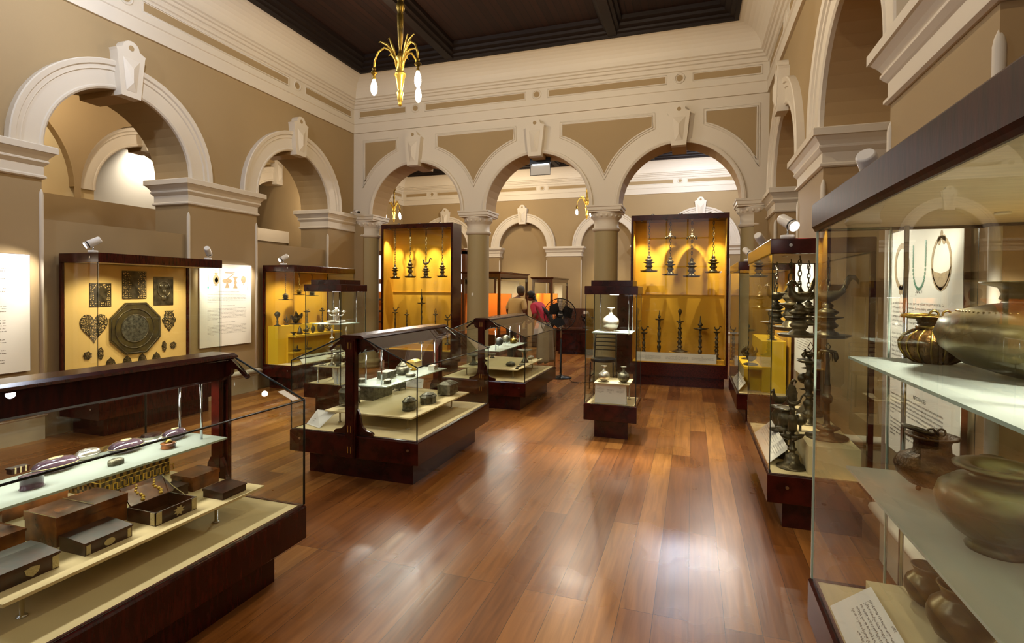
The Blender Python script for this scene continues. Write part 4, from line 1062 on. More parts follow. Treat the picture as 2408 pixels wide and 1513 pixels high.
MB().lathe([(.13, 0), (.135, .012), (.05, .016), (.045, .04), (.04, .05), (.06, .055), (.085, .075), (.03, .08), (.02, .10), (.017, .24), (.03, .25), (.035, .28), (.028, .3), (.02, .31), (.024, .36), (.017, .38), (.011, .58), (.02, .59)], (0, 0, 0), 32).build('pillar', M['bronze'], t, local=True)
c = MB(); c.lathe([(.02, .585), (.05, .60), (.052, .61), (.02, .615)], (0, 0, 0), 16)
for k in range(8):
    a = 2 * pi * k / 8; c.tube([(.05 * cos(a), .05 * sin(a), .60), (.055 * cos(a), .055 * sin(a), .56), (.05 * cos(a), .05 * sin(a), .53)], [.008, .013, .001], 5, flat=.4)
c.tube([(0, 0, .61), (.016, 0, .635), (0, 0, .66), (-.016, 0, .635)], .005, 6, closed=True); c.build('crown', M['bronze'], t, local=True)
t = thing('oil_lamp', 'bell-footed lamp with two round globes on its stem, on the cream block', 'oil lamp', (.93, 4.95, .58), group='standing lamps in the middle right-hand case')
MB().lathe([(.10, 0), (.10, .01), (.085, .04), (.05, .09), (.02, .12), (.035, .13), (.015, .15), (.015, .20), (.08, .21), (.02, .22), (.03, .24), (.015, .26), (.012, .38), (.07, .385), (.02, .40), (.012, .46), (.012, .52)], (0, 0, 0), 24).build('stem', M['bronze'], t, local=True)
b = MB(); b.ball((-.05, 0, .30), .045, 14); b.ball((.02, .02, .335), .04, 14); b.build('bulbs', M['bronze'], t, local=True)
b = MB()
for k in range(5):
    a = 2 * pi * k / 5; b.tube([(0, 0, .52), (.04 * cos(a), .04 * sin(a), .52), (.065 * cos(a), .065 * sin(a), .49), (.06 * cos(a), .06 * sin(a), .46)], [.006, .009, .014, .002], 6, flat=.6)
b.tube([(0, 0, .53), (.022, 0, .56), (0, 0, .60), (-.022, 0, .56)], .005, 6, closed=True); b.build('leaf_crown', M['bronze'], t, local=True)
stand_lamp(.86, 4.62, .58, .62, .085, .09, 'knopped bird-topped lamp beside the tall straight lamp on the cream block', 'bird', zd=.75, kb=.06, grp='standing lamps in the middle right-hand case')
# far right case: pieces on the yellow steps
def lump(name, label, cat, x, y, z, w, h, m_='bronze', seed=1, grp=None, n=14):
    rnd = random.Random(seed); t = thing(name, label, cat, (x, y, z), group=grp)
    MB().lathe([(w * .4, 0), (w * .42, h * .05), (w * .3, h * .08)], (0, 0, 0), 20).build('base', M[m_], t, local=True)
    b = MB(); b.ball((0, 0, h * .38), w * .26, 12, sz=1.2)
    for k in range(n):
        a = rnd.uniform(0, 2 * pi); r0 = w * .15; zz = h * rnd.uniform(.2, .6); r1 = w * rnd.uniform(.3, .5)
        b.tube([(r0 * cos(a), r0 * sin(a), zz), (r1 * cos(a), r1 * sin(a), zz + h * .12), (r1 * .95 * cos(a + .3), r1 * .95 * sin(a + .3), zz + h * .28)], [w * .07, w * .08, w * .015], 6)
    b.tube([(0, 0, h * .5), (w * .05, 0, h * .75), (w * .02, 0, h)], [w * .12, w * .14, w * .02], 8); b.build('figure', M[m_], t, local=True)
    return t
lump('ornate_lamp', 'spiky dark bronze lamp on the front yellow ledge in the far right-hand case', 'oil lamp', .69, 7.15, .69, .20, .27, seed=3)
stand_lamp(.93, 7.2, 1.0, .30, .06, .07, 'small dark lamp on the high yellow step in the far right-hand case', 'spike')
hang_lamp(.80, 7.3, 1.38, .22, .10, 1.845, 'chained lamp hanging above the yellow steps in the far right-hand case', 'loop')
lump('bronze_figure', 'small dark bronze figure at the far end of the low yellow ledge', 'figure', .69, 7.75, .69, .14, .2, seed=5)

# left wall case 2
LW = 'in the yellow-stepped left wall case'
hang_lamp(-6.1, 6.86, 1.40, .11, .105, 1.845, 'small chained lamp hanging nearest the near end ' + LW, 'plain', m_='bronze', link=.02)
hang_lamp(-6.1, 7.17, 1.475, .10, .09, 1.845, 'second chained lamp with a ring, hanging ' + LW, 'loop', m_='brass', link=.02)
hang_lamp(-6.1, 7.48, 1.46, .09, .115, 1.845, 'chained lamp with a wide flat dish, third hanging ' + LW, 'plain', m_='bronze', link=.02)
t = thing('goblet', 'heart-topped pewter goblet at the near end of the top yellow step', 'goblet', (-6.26, 6.86, .985))
MB().lathe([(.055, 0), (.055, .006), (.02, .02), (.014, .05), (.02, .065), (.012, .08), (.014, .12), (.02, .135), (.04, .16), (.046, .19), (.03, .22), (.006, .225), (.001, .235)], (0, 0, 0), 20).build('body', M['pewter'], t, local=True)
lump('lamp_figure', 'dark horned animal lamp on the top yellow step', 'figure', -6.26, 7.28, .985, .22, .22, seed=11)
lump('bracket_figure', 'small hooked bronze figure left of the horned animal lamp', 'figure', -6.26, 7.06, .985, .08, .16, seed=12, n=5)
stand_lamp(-6.26, 7.55, .985, .26, .04, .06, 'branched dark lamp with dishes right of the horned animal lamp', 'bird', kb=.02)
stand_lamp(-6.26, 7.95, .985, .26, .035, .045, 'slim dark lamp with a cup top at the far end of the top yellow step', 'cup', kb=.02)
def fig(name, label, cat, prof, x, y, z, m_='bronze', n=20, sx=1, sy=1, grp=None, part='body'):
    t = thing(name, label, cat, (x, y, z), group=grp); MB().lathe(prof, (0, 0, 0), n, sx=sx, sy=sy).build(part, M[m_], t, local=True); return t
fig('footed_bowl', 'small dark footed bowl at the near end of the second yellow ledge', 'bowl', [(.03, 0), (.014, .012), (.03, .03), (.06, .045), (.055, .046), (.01, .03)], -6.06, 7.0, .835)
fig('cone_figure', 'little conical bronze figure beside the footed bowl on the yellow ledge', 'figure', [(.045, 0), (.05, .02), (.035, .05), (.028, .09), (.012, .12), (.002, .15)], -6.06, 7.14, .835)
fig('round_flask', 'flat round dark flask in the middle of the second yellow ledge', 'flask', [(.03, 0), (.02, .012), (.05, .045), (.05, .085), (.02, .12), (.012, .14), (.002, .15)], -6.06, 7.46, .835, sx=.5)
lump('seated_figure', 'small seated bronze animal figure beside the round flask', 'figure', -6.06, 7.30, .835, .12, .15, seed=21, n=6)
fig('lidded_jar', 'barrel-shaped dark jar on the second yellow ledge behind the tower case glass', 'jar', [(.04, 0), (.058, .03), (.06, .10), (.045, .14), (.03, .15), (.002, .17)], -6.06, 7.66, .835)
lump('seated_figure', 'seated bronze figure on the yellow ledge seen through the left tower case', 'figure', -6.06, 7.88, .835, .13, .14, seed=22, n=6)
t = fig('boat_lamp', 'boat-shaped dark oil lamp with a standing figure on the lowest yellow ledge', 'oil lamp', [(.03, 0), (.07, .015), (.085, .03), (.08, .032), (.02, .02), (.015, .05), (.02, .07), (.002, .11)], -6.075, 7.1, .56, sx=.6)
t = thing('ladle', 'dark bronze ladle with an upright handle on the lowest yellow ledge', 'ladle', (-6.075, 7.38, .56))
b = MB(); b.lathe([(.02, 0), (.045, .012), (.05, .03), (.046, .03), (.01, .012)], (0, 0, 0), 16); b.tube([(0, -.03, .02), (0, -.055, .06), (0, -.035, .13), (0, -.03, .17)], .006, 6); b.build('bowl', M['bronze'], t, local=True)

# octagonal tray and plaques on the back of left wall case 1 (verts in y,z)
XP = -6.378
def plaque(name, label, cat, poly, holes=None, m_='bronze', th=.006, extra=None, grp='pierced metal plaques'):
    """flat metal ornament fixed to the case back; poly in (y, z)"""
    cy_ = sum(p[0] for p in poly) / len(poly); cz_ = sum(p[1] for p in poly) / len(poly)
    t = thing(name, label, cat, (XP, cy_, cz_), group=grp)
    mb = MB(); mb.prism(poly, lambda u, v, w: (XP + w, u, v), 0, th); mb.build('plate', M[m_], t)
    if holes:
        h = MB()
        for (y, z, r) in holes: h.prism([(y + r * cos(a), z + r * .8 * sin(a)) for a in [2 * pi * i / 6 for i in range(6)]], lambda u, v, w: (XP + w, u, v), th, th + .0006)
        h.build('pierced_openings', M['creamw'], t)
    if extra: extra(t)
    return t
def rect(y0, y1, z0, z1): return [(y0, z0), (y1, z0), (y1, z1), (y0, z1)]
def inside(poly, y, z):
    c = False
    for i in range(len(poly)):
        (y0, z0), (y1, z1) = poly[i - 1], poly[i]
        if (z0 > z) != (z1 > z) and y < (y1 - y0) * (z - z0) / (z1 - z0) + y0: c = not c
    return c
def peppered(poly, st, r, seed=0, keep=None):
    rnd = random.Random(seed); ys = [p[0] for p in poly]; zs = [p[1] for p in poly]; out = []
    y = min(ys) + st * .7
    while y < max(ys) - st * .4:
        z = min(zs) + st * .7
        while z < max(zs) - st * .4:
            a, b = y + rnd.uniform(-.25, .25) * st, z + rnd.uniform(-.25, .25) * st
            if all(inside(poly, a + i * st * .45, b + j * st * .45) for i, j in ((1, 0), (-1, 0), (0, 1), (0, -1))) and (keep is None or keep(a, b)): out.append((a, b, r * rnd.uniform(.6, 1.2)))
            z += st
        y += st
    return out
WC = 'on the amber back of the octagonal tray case'
p = rect(4.136, 4.372, 1.364, 1.631); plaque('pierced_plaque', 'square pierced bronze plaque above the heart-shaped plaque', 'plaque', p, peppered(p, .022, .006, 1, lambda a, b: abs(a - 4.254) > .07 or abs(b - 1.5) > .08))
p = rect(4.498, 4.793, 1.449, 1.783); plaque('pierced_plaque', 'largest rectangular pierced bronze plaque, directly above the octagonal tray', 'plaque', p, peppered(p, .022, .007, 2, lambda a, b: abs(a - 4.645) > .045))
def face(t):
    f = MB()
    for (y, z, r) in ((4.985, 1.60, .03), (5.055, 1.60, .03), (5.02, 1.53, .03), (5.02, 1.45, .04)): f.ball((XP + .004, y, z), r, 10, sx=.35)
    f.tube([(XP + .006, 5.02 + .085 * cos(a), 1.56 + .10 * sin(a)) for a in [2 * pi * i / 20 for i in range(20)]], .008, 6, closed=True); f.build('relief', M['bronze'], t)
plaque('relief_plaque', 'solid rectangular bronze plaque with a raised face, right of the large pierced plaque', 'plaque', rect(4.887, 5.152, 1.363, 1.720), None, extra=face)
hp = [(4.184, .951)] + [(4.184 + .149 * (1.0 * sin(a) ** 1), 1.02 + .0) for a in ()] 
hp = []
for i in range(40):
    a = 2 * pi * i / 40; hx = 16 * sin(a) ** 3; hz = 13 * cos(a) - 5 * cos(2 * a) - 2 * cos(3 * a) - cos(4 * a)
    hp.append((4.184 - hx / 32 * .298, 1.116 + hz / 29 * .331 + .028))
plaque('heart_plaque', 'heart-shaped pierced bronze plaque left of the octagonal tray', 'plaque', hp, peppered(hp, .017, .006, 3))
t = thing('octagonal_tray', 'large octagonal bronze tray with a round sunken centre', 'tray', (XP, 4.656, 1.092))
oc = []
for i in range(8):
    a = pi / 8 + i * pi / 4; oc.append((4.656 + .335 * cos(a), 1.092 + .335 * sin(a)))
MB().prism(oc, lambda u, v, w: (XP + w, u, v), 0, .02).build('rim_plate', M['clay'], t)
rg = MB()
for R_, rr in ((.315, .006),): rg.tube([(XP + .02, 4.656 + R_ * cos(pi / 8 + i * pi / 4), 1.092 + R_ * sin(pi / 8 + i * pi / 4)) for i in range(8)], rr, 6, closed=True)
for R_, rr in ((.235, .006), (.165, .006)): rg.tube([(XP + .022, 4.64 + R_ * cos(2 * pi * i / 40), 1.092 + R_ * sin(2 * pi * i / 40)) for i in range(40)], rr, 6, closed=True)
rg.build('ring_mouldings', M['bronze'], t)
dk = MB(); dk.prism([(4.64 + .162 * cos(2 * pi * i / 40), 1.092 + .162 * sin(2 * pi * i / 40)) for i in range(40)], lambda u, v, w: (XP + w, u, v), .02, .024); dk.build('engraved_centre', M['pewter'], t)
pp = [(5.03, 1.29), (5.16, 1.29), (5.14, 1.265), (5.165, 1.24), (5.16, 1.21), (5.19, 1.18), (5.185, 1.15), (5.16, 1.12), (5.16, 1.09), (5.13, 1.075), (5.11, 1.04), (5.095, 1.022), (5.08, 1.04), (5.06, 1.075), (5.03, 1.09), (5.03, 1.12), (5.005, 1.15), (5.0, 1.18), (5.03, 1.21), (5.025, 1.24), (5.05, 1.265)]
plaque('scrolled_plaque', 'scroll-edged dark pierced plaque right of the octagonal tray', 'plaque', pp, peppered(pp, .02, .006, 4))
def archp(y0, y1, z0, z1):
    c = (y0 + y1) / 2; w = (y1 - y0) / 2; h = z1 - z0
    return [(y0 + .1 * w, z0), (y1 - .1 * w, z0), (y1, z0 + .35 * h), (y1 - .25 * w, z0 + .68 * h), (c + .3 * w, z0 + .84 * h), (c, z1), (c - .3 * w, z0 + .84 * h), (y0 + .25 * w, z0 + .68 * h), (y0, z0 + .35 * h)]
for i, (a, b, c, d, nm) in enumerate(((4.310, 4.418, .655, .777, 'first'), (4.502, 4.607, .653, .778, 'second'), (4.688, 4.794, .653, .782, 'third'), (4.867, 4.974, .656, .779, 'last'))):
    q = archp(a, b, c, d); plaque('arch_plaque', nm + ' from the left of the four small arch-topped plaques in a row', 'plaque', q, peppered(q, .018, .003, 10 + i))
for i, (a, b, c, d, lb) in enumerate(((4.067, 4.164, .772, .870, 'small pierced escutcheon below the heart plaque'), (4.219, 4.288, .755, .905, 'narrow pierced plaque between heart and octagonal tray'), (4.992, 5.058, .763, .910, 'narrow pierced plaque lower right of the octagonal tray'), (5.103, 5.200, .792, .886, 'small round pierced plaque at the lower right corner'))):
    q = [((a + b) / 2 + (b - a) / 2 * cos(t_) * (1 if k % 2 else .82), (c + d) / 2 + (d - c) / 2 * sin(t_) * (1 if k % 2 else .86)) for k, t_ in enumerate([2 * pi * k / 14 for k in range(14)])]
    plaque('small_plaque', lb, 'plaque', q, peppered(q, .016, .004, 20 + i))

# bottles in the central tower case
BOT = [(.35, 0), (.38, .03), (.7, .10), (.93, .25), (1.0, .38), (.92, .50), (.68, .60), (.36, .68), (.22, .74), (.18, .84), (.2, .90), (.42, .96), (.50, .985), (.48, 1.0), (.12, .97)]
def bottle(x, y, z, r, h, label, m_='silver', ribs=0):
    t = thing('bottle', label, 'bottle', (x, y, z), group='round-bellied metal bottles')
    w = (lambda a, zz: 1 + .02 * cos(ribs * a)) if ribs else None
    MB().lathe(scale_prof(BOT, r, h), (0, 0, 0), 48, wob=w).build('body', M[m_], t, local=True); return t
bottle(-.86, 6.0, 1.14, .093, .262, 'ribbed silver bottle with a flared lip on the glass shelf of the central tower case', 'silver', 18)
bottle(-.90, 5.83, .598, .062, .175, 'left of the two small silvery bottles on the cream riser', 'silver')
bottle(-.69, 5.83, .598, .064, .175, 'right of the two small silvery bottles on the cream riser', 'pewter')
# left tower case
t = thing('candelabrum', 'branched silver candelabrum standing in a dish on the glass shelf of the left tower case', 'candelabrum', (-4.41, 5.88, 1.14))
MB().lathe([(.06, 0), (.10, .008), (.12, .03), (.116, .032), (.07, .012), (.03, .014), (.028, .03), (.02, .05), (.026, .07), (.014, .09), (.02, .11), (.012, .14), (.03, .17), (.034, .178), (.01, .18), (.02, .205)], (0, 0, 0), 32).build('dish_and_stem', M['silver'], t, local=True)
for i in range(4):
    a = i * pi / 2 + .3; b = MB()
    b.tube([(.01 * cos(a), .01 * sin(a), .09), (.04 * cos(a), .04 * sin(a), .10), (.07 * cos(a), .07 * sin(a), .095), (.095 * cos(a), .095 * sin(a), .115), (.1 * cos(a), .1 * sin(a), .14)], .007, 8)
    b.lathe([(.008, .135), (.03, .15), (.032, .156), (.01, .156), (.012, .165)], (.1 * cos(a), .1 * sin(a), 0), 14); b.build('branch', M['silver'], t, local=True)
def tier(x, y, z, h, n, r, label):
    t = thing('tiered_lamp', label, 'oil lamp', (x, y, z), group='tiered silver lamps in the left tower case')
    pr = [(r * .62, 0), (r * .64, .006), (r * .45, .02), (r * .3, .03), (r * .16, .05)]
    for i in range(n):
        z0 = h * (.18 + .62 * i / n); q = r * (1 - .12 * i)
        pr += [(r * .13, z0 - .02), (r * .18, z0 - .008), (q, z0), (q * 1.02, z0 + .006), (r * .3, z0 + .01), (r * .14, z0 + .02)]
    pr += [(r * .12, h * .84), (r * .25, h * .88), (r * .1, h * .93), (.001, h)]
    MB().lathe(pr, (0, 0, 0), 28).build('body', M['silver'], t, local=True)
tier(-4.40, 5.78, .598, .50, 6, .075, 'silver lamp of stacked dishes, left one of two under the glass shelf')
tier(-4.27, 5.90, .598, .50, 6, .065, 'silver lamp of stacked dishes, right one of two under the glass shelf')
t = fig('round_flask', 'dark round-bellied ewer on the riser of the left tower case', 'flask', [(.03, 0), (.02, .02), (.035, .03), (.06, .07), (.062, .11), (.04, .145), (.015, .16), (.018, .17)], -4.28, 5.74, .598, 'bronze', 28)
fig('conical_lid', 'pale conical lidded dish on the riser of the left tower case', 'dish', [(.035, 0), (.055, .012), (.05, .016), (.03, .035), (.012, .055), (.004, .065)], -4.44, 5.94, .598, 'silver', 28)
fig('saucer', 'small silver saucer beside the conical lidded dish in the left tower case', 'dish', [(.02, 0), (.05, .01), (.052, .014), (.01, .006)], -4.50, 5.72, .598, 'silver', 28)

# pots in the nearest right-hand case
t = thing('bronze_pot', 'huge wide-bellied dark bronze pot with a flared lip on the upper glass shelf', 'pot', (1.06, 2.03, 1.34), group='bronze pots')
MB().lathe([(.12, 0), (.16, .01), (.24, .035), (.30, .085), (.318, .13), (.302, .175), (.25, .205), (.185, .222), (.152, .228), (.148, .236), (.156, .241), (.15, .256), (.158, .276), (.20, .288), (.205, .294), (.17, .290), (.14, .272), (.13, .22)], (0, 0, 0), 72).build('body', M['clay'], t, local=True)
b = MB()
for k in range(90):
    a = 2 * pi * k / 90; b.ball((.258 * cos(a), .258 * sin(a), .2015), .0032, 6)
b.build('beaded_band', M['clay'], t, local=True)
t = thing('bronze_pot', 'ribbed brass pot with raised bands and a ring handle on the upper glass shelf', 'pot', (.845, 2.36, 1.34), group='bronze pots')
pb = [(.06, 0), (.06, .004), (.085, .02), (.102, .05), (.105, .075), (.092, .10), (.065, .118), (.052, .122), (.05, .15), (.058, .165), (.066, .168), (.064, .172), (.05, .168), (.045, .12)]
MB().lathe(pb, (0, 0, 0), 48).build('body', M['ewer'], t, local=True)
rb = MB()
for k in range(16):
    a = 2 * pi * k / 16; rb.tube([(r_ * 1.01 * cos(a), r_ * 1.01 * sin(a), z_) for r_, z_ in pb[1:8]], .004, 6)
rb.lathe([(.053, .12), (.056, .13), (.053, .14)], (0, 0, 0), 32); rb.build('raised_ribs', M['brass'], t, local=True)
h = MB(); h.tube([(-.10 + .055 * (1 - cos(a)) - .0, .035 * sin(a), .172 + .004 * sin(a)) for a in [2 * pi * i / 20 for i in range(20)]], .006, 8, closed=True)
for s_ in (-.02, .02): h.tube([(.02 + s_ + .014 * cos(a), 0, .178 + .014 * sin(a)) for a in [2 * pi * i / 12 for i in range(12)]], .004, 6, closed=True)
h.build('ring_handle', M['brass'], t, local=True)
ft = MB()
for k in range(3):
    a = 2 * pi * k / 3 + .5; ft.tube([(.06 * cos(a), .06 * sin(a), .0), (.06 * cos(a), .06 * sin(a), .02)], .008, 8)
ft.build('feet', M['brass'], t, local=True)
t = thing('bronze_ewer', 'engraved copper pot with a side spout and ring handle on the lower glass shelf', 'ewer', (.815, 2.27, .895), group='bronze pots')
MB().lathe([(.03, .014), (.07, .024), (.105, .055), (.114, .085), (.10, .115), (.07, .132), (.056, .14), (.054, .175), (.062, .185), (.078, .19), (.08, .197), (.06, .195), (.048, .14)], (0, 0, 0), 56).build('body', M['ewer'], t, local=True)
sp = MB(); sp.tube([(.09, -.03, .10), (.13, -.05, .115), (.15, -.058, .14)], [.028, .018, .014], 14); sp.lathe([(.014, .135), (.02, .142), (.035, .148), (.036, .152), (.015, .146)], (.15, -.058, 0), 20); sp.build('spout', M['green'], t, local=True)
sp = MB(); sp.tube([(-.045 - .045 * cos(a), .028 * sin(a), .202 + .012 * (1 + cos(a))) for a in [2 * pi * i / 20 for i in range(20)]], .0065, 8, closed=True)
for s_ in (-.014, .016): sp.tube([(.01 + s_ + .012 * cos(a), 0, .208 + .012 * sin(a)) for a in [2 * pi * i / 12 for i in range(12)]], .004, 6, closed=True)
sp.build('ring_handle', M['bronze'], t, local=True)
for k in range(4):
    a = 2 * pi * k / 4 + .4; f_ = MB(); f_.ball((.05 * cos(a), .05 * sin(a), .009), .009, 8); f_.build('foot', M['ewer'], t, local=True)
t = thing('bronze_pot', 'heavy green-brown bronze pot with a thick rim on the lower glass shelf, nearest the camera', 'pot', (.80, 1.80, .895), group='bronze pots')
MB().lathe([(.07, 0), (.072, .006), (.066, .016), (.064, .024), (.10, .05), (.132, .09), (.142, .13), (.132, .165), (.10, .19), (.066, .198), (.062, .203), (.06, .213), (.075, .219), (.10, .223), (.102, .229), (.09, .235), (.064, .231), (.052, .213), (.05, .10)], (0, 0, 0), 64).build('body', M['green'], t, local=True)
for i, (x, y, r, h, lb) in enumerate(((.822, 2.31, .070, .14, 'small round dark bronze pot on the cream riser, farthest of three'), (.835, 2.085, .092, .185, 'larger round dark bronze pot on the cream riser, middle of three'), (.90, 1.86, .085, .17, 'dark bronze pot nearest the camera on the cream riser, mostly cut off'))):
    t = thing('bronze_pot', lb, 'pot', (x, y, .465), group='bronze pots')
    MB().lathe([(.45 * r, 0), (.75 * r, .12 * h), (.98 * r, .35 * h), (r, .5 * h), (.9 * r, .65 * h), (.62 * r, .78 * h), (.56 * r, .84 * h), (.64 * r, .94 * h), (.72 * r, h), (.66 * r, h), (.5 * r, .86 * h), (.5 * r, .5 * h)], (0, 0, 0), 40).build('body', M['clay'], t, local=True)

# ---------------- boxes in the nearest desk case
ZB = .5155
def obj_box(name, label, cat, c, w, d, h, ang, m_, lid='flat', z=ZB, parts=None, m_lid=None, feet=0, grp=None, taper=0):
    """box w along its long side (local x), d deep; lid styles: flat, slant, hip, dome"""
    t = thing(name, label, cat, (c[0], c[1], z), ang, group=grp); z0 = feet; lh = h * .3
    b = MB(); w2, d2 = w / 2, d / 2; k = 1 - taper
    b.prism([(-w2 * k, -d2 * k), (w2 * k, -d2 * k), (w2 * k, d2 * k), (-w2 * k, d2 * k)], lambda u, v, q: (u * (1 + (1 / k - 1) * (q - z0) / max(h - lh, 1e-6)), v * (1 + (1 / k - 1) * (q - z0) / max(h - lh, 1e-6)), q), z0, z0 + h - lh)
    b.build('box_body', M[m_], t, local=True); ml = M[m_lid or m_]
    l = MB(); zb = z0 + h - lh + .001; e = .003
    if lid == 'flat': l.box(-w2 - e, w2 + e, -d2 - e, d2 + e, zb, z0 + h)
    elif lid == 'hip':
        q = [(-w2 - e, -d2 - e, zb), (w2 + e, -d2 - e, zb), (w2 + e, d2 + e, zb), (-w2 - e, d2 + e, zb)]
        r_ = [(x, y, zb + lh * .25) for x, y, _ in q]; s_ = [(x * .62, y * .35, z0 + h) for x, y, _ in q]
        l.add(q + r_ + s_, [(0, 3, 2, 1), (8, 9, 10, 11)] + [(i, (i + 1) % 4, 4 + (i + 1) % 4, 4 + i) for i in range(4)] + [(4 + i, 4 + (i + 1) % 4, 8 + (i + 1) % 4, 8 + i) for i in range(4)])
    elif lid == 'slant':
        l.prism([(-d2 - e, zb), (d2 + e, zb), (d2 + e, z0 + h), (d2 * .3, z0 + h), (-d2 - e, zb + lh * .4)], lambda u, v, q: (q, u, v), -w2 - e, w2 + e)
    elif lid == 'dome':
        l.prism([(-d2 - e, zb)] + [(d2 + e, zb)] + [((d2 + e) * cos(a), zb + lh * sin(a)) for a in [pi * i / 10 for i in range(1, 10)]], lambda u, v, q: (q, u, v), -w2 - e, w2 + e)
    o = l.build('lid', ml, t, local=True)
    return t
def facing(a, b): return atan2(b[1] - a[1], b[0] - a[0])
B1 = 'boxes in the nearest desk case'
YD = pi / 2
t = obj_box('shell_box', 'long mottled tortoiseshell box with flat lid, largest on the front of the board', 'box', (-2.575, 1.62), .29, .20, .125, YD, 'tort', 'flat', grp=B1)
l = MB(); l.tube([(-.148, -.1, .1275), (-.148, .1, .1275)], .0015, 4); l.tube([(.0, -.1, .1275), (.0, .1, .1275)], .0015, 4); l.build('beaded_line', M['ivory'], t, local=True)
t = thing('open_shell_box', 'open tortoiseshell box with ivory-coloured floral mounts inside its raised lid', 'box', (-2.37, 1.86, ZB), YD, group=B1)
b = MB(); b.box(-.105, .105, -.09, .09, 0, .006)
for a_ in ((-.105, .105, -.09, -.084), (-.105, .105, .084, .09), (-.105, -.099, -.09, .09), (.099, .105, -.09, .09)): b.box(*a_, .006, .06)
b.build('box_body', M['tortd'], t, local=True)
b = MB(); b.obox((.02, .128, .094), (.108, 0, 0), (0, .036, .036), (0, -.003, .003)); lo = b.build('lid', M['tort'], t, local=True)
f_ = MB()
for dx in (-.045, .045):
    for k in range(7): f_.ball((dx + .02 + .009 * sin(k * 1.3), .0975 + .0092 * k, .0695 + .0092 * k), .010 - .0007 * k, 8)
f_.build('floral_mounts', M['gold'], t, local=True)
f_ = MB(); f_.tube([(.10, -.02, .062), (.115, .08, .088), (.122, .16, .13)], .0022, 6); f_.build('lid_chain', M['ivory'], t, local=True)
f_ = MB()
for dx in (-.09, .09): f_.box(dx - .013, dx + .013, -.0925, -.09, .004, .058)
f_.box(-.108, -.105, -.085, -.06, .004, .058); f_.prism([(.03 * cos(a) * (1 if k % 2 else .5), .03 + .024 * sin(a) * (1 if k % 2 else .6)) for k, a in enumerate([2 * pi * k / 16 for k in range(16)])], lambda u, v, w: (u + .01, w, v), -.0925, -.09)
f_.build('metal_mounts', M['ivory'], t, local=True)
t = obj_box('shell_box', 'black box with silvery mounts and sloping lid, in front of the long mottled box', 'box', (-2.365, 1.56), .19, .15, .062, YD, 'tortd', 'slant', grp=B1)
f_ = MB(); f_.prism([(.022 * cos(a), .02 + .014 * sin(a)) for a in [2 * pi * k / 16 for k in range(16)]], lambda u, v, w: (u, w, v), -.078, -.0752)
for sx_ in (-1, 1): f_.box(sx_ * .082 - .008, sx_ * .082 + .008, -.0775, -.0752, .004, .04)
f_.build('metal_mounts', M['ivory'], t, local=True)
t = obj_box('shell_box', 'dark flat shell box with a shield-shaped plate, at the left front edge of the board', 'box', (-2.385, 1.27), .22, .17, .075, YD, 'tortd', 'slant', grp=B1)
f_ = MB(); f_.prism([(.025, .03), (.02, .01), (0, -.002), (-.02, .01), (-.025, .03), (0, .036)], lambda u, v, w: (u + .02, w, v + .01), -.0885, -.0852); f_.box(.085, .108, -.0885, -.0852, .004, .05); f_.build('metal_mounts', M['ivory'], t, local=True)
obj_box('shell_box', 'mottled shell box with a many-sided lid at the left edge, behind the flat dark box', 'box', (-2.63, 1.27), .27, .17, .13, YD, 'tort', 'hip', grp=B1)
t = obj_box('shell_box', 'brown shell box with yellowish rim under the glass shelf, left of the inlaid chest', 'box', (-3.03, 1.68), .27, .14, .095, YD, 'tort', 'hip', grp=B1)
t = thing('inlaid_chest', 'large chest with gold zigzag inlay standing under the glass shelf', 'chest', (-2.965, 2.085, ZB), YD, group=B1)
b = MB(); b.box(-.19, .19, -.115, .115, 0, .15); b.build('box_body', M['inlay'], t, local=True)
b = MB(); b.box(-.193, .193, -.118, .118, .151, .195); b.build('lid', M['inlay'], t, local=True)
f_ = MB()
for z_ in (.004, .075, .15, .19):
    f_.tube([(-.192, -.117, z_), (.192, -.117, z_)], .002, 4); f_.tube([(-.192, -.117, z_), (-.192, .117, z_)], .002, 4)
for x_ in (-.191, .191): f_.tube([(x_, -.117, 0), (x_, -.117, .195)], .002, 4)
f_.build('beaded_edging', M['gold'], t, local=True)
f_ = MB(); x_ = -.185
while x_ < .18:      # meander line
    f_.box(x_, x_ + .02, -.1178, -.1155, .018, .022); f_.box(x_ + .018, x_ + .022, -.1178, -.1155, .018, .055); f_.box(x_ + .02, x_ + .04, -.1178, -.1155, .052, .056); f_.box(x_ + .038, x_ + .042, -.1178, -.1155, .018, .055); x_ += .04
f_.build('meander_inlay', M['gold'], t, local=True)
obj_box('shell_box', 'brown veneered box beside the desk case post, at the far end of the board', 'box', (-2.56, 2.20), .165, .15, .075, YD, 'tort', 'flat', grp=B1)
obj_box('shell_box', 'plain small dark box half hidden behind the open box lid', 'box', (-2.54, 2.05), .09, .10, .055, YD, 'tortd', 'flat', grp=B1)
obj_box('shell_box', 'black grooved box at the far front corner of the board', 'box', (-2.31, 2.16), .15, .13, .045, YD, 'tortd', 'slant', grp=B1)
ZS = .7555; G1 = 'small containers on the glass shelf of the nearest desk case'
t = obj_box('mini_casket', 'tiny dark casket with silver mounts at the left end of the glass shelf', 'box', (-2.875, 1.56), .065, .038, .026, YD, 'tortd', 'flat', z=ZS, grp=G1)
f_ = MB()
for dx in (-.02, 0, .02): f_.box(dx - .003, dx + .003, -.0225, -.019, .002, .029)
f_.build('metal_mounts', M['ivory'], t, local=True)
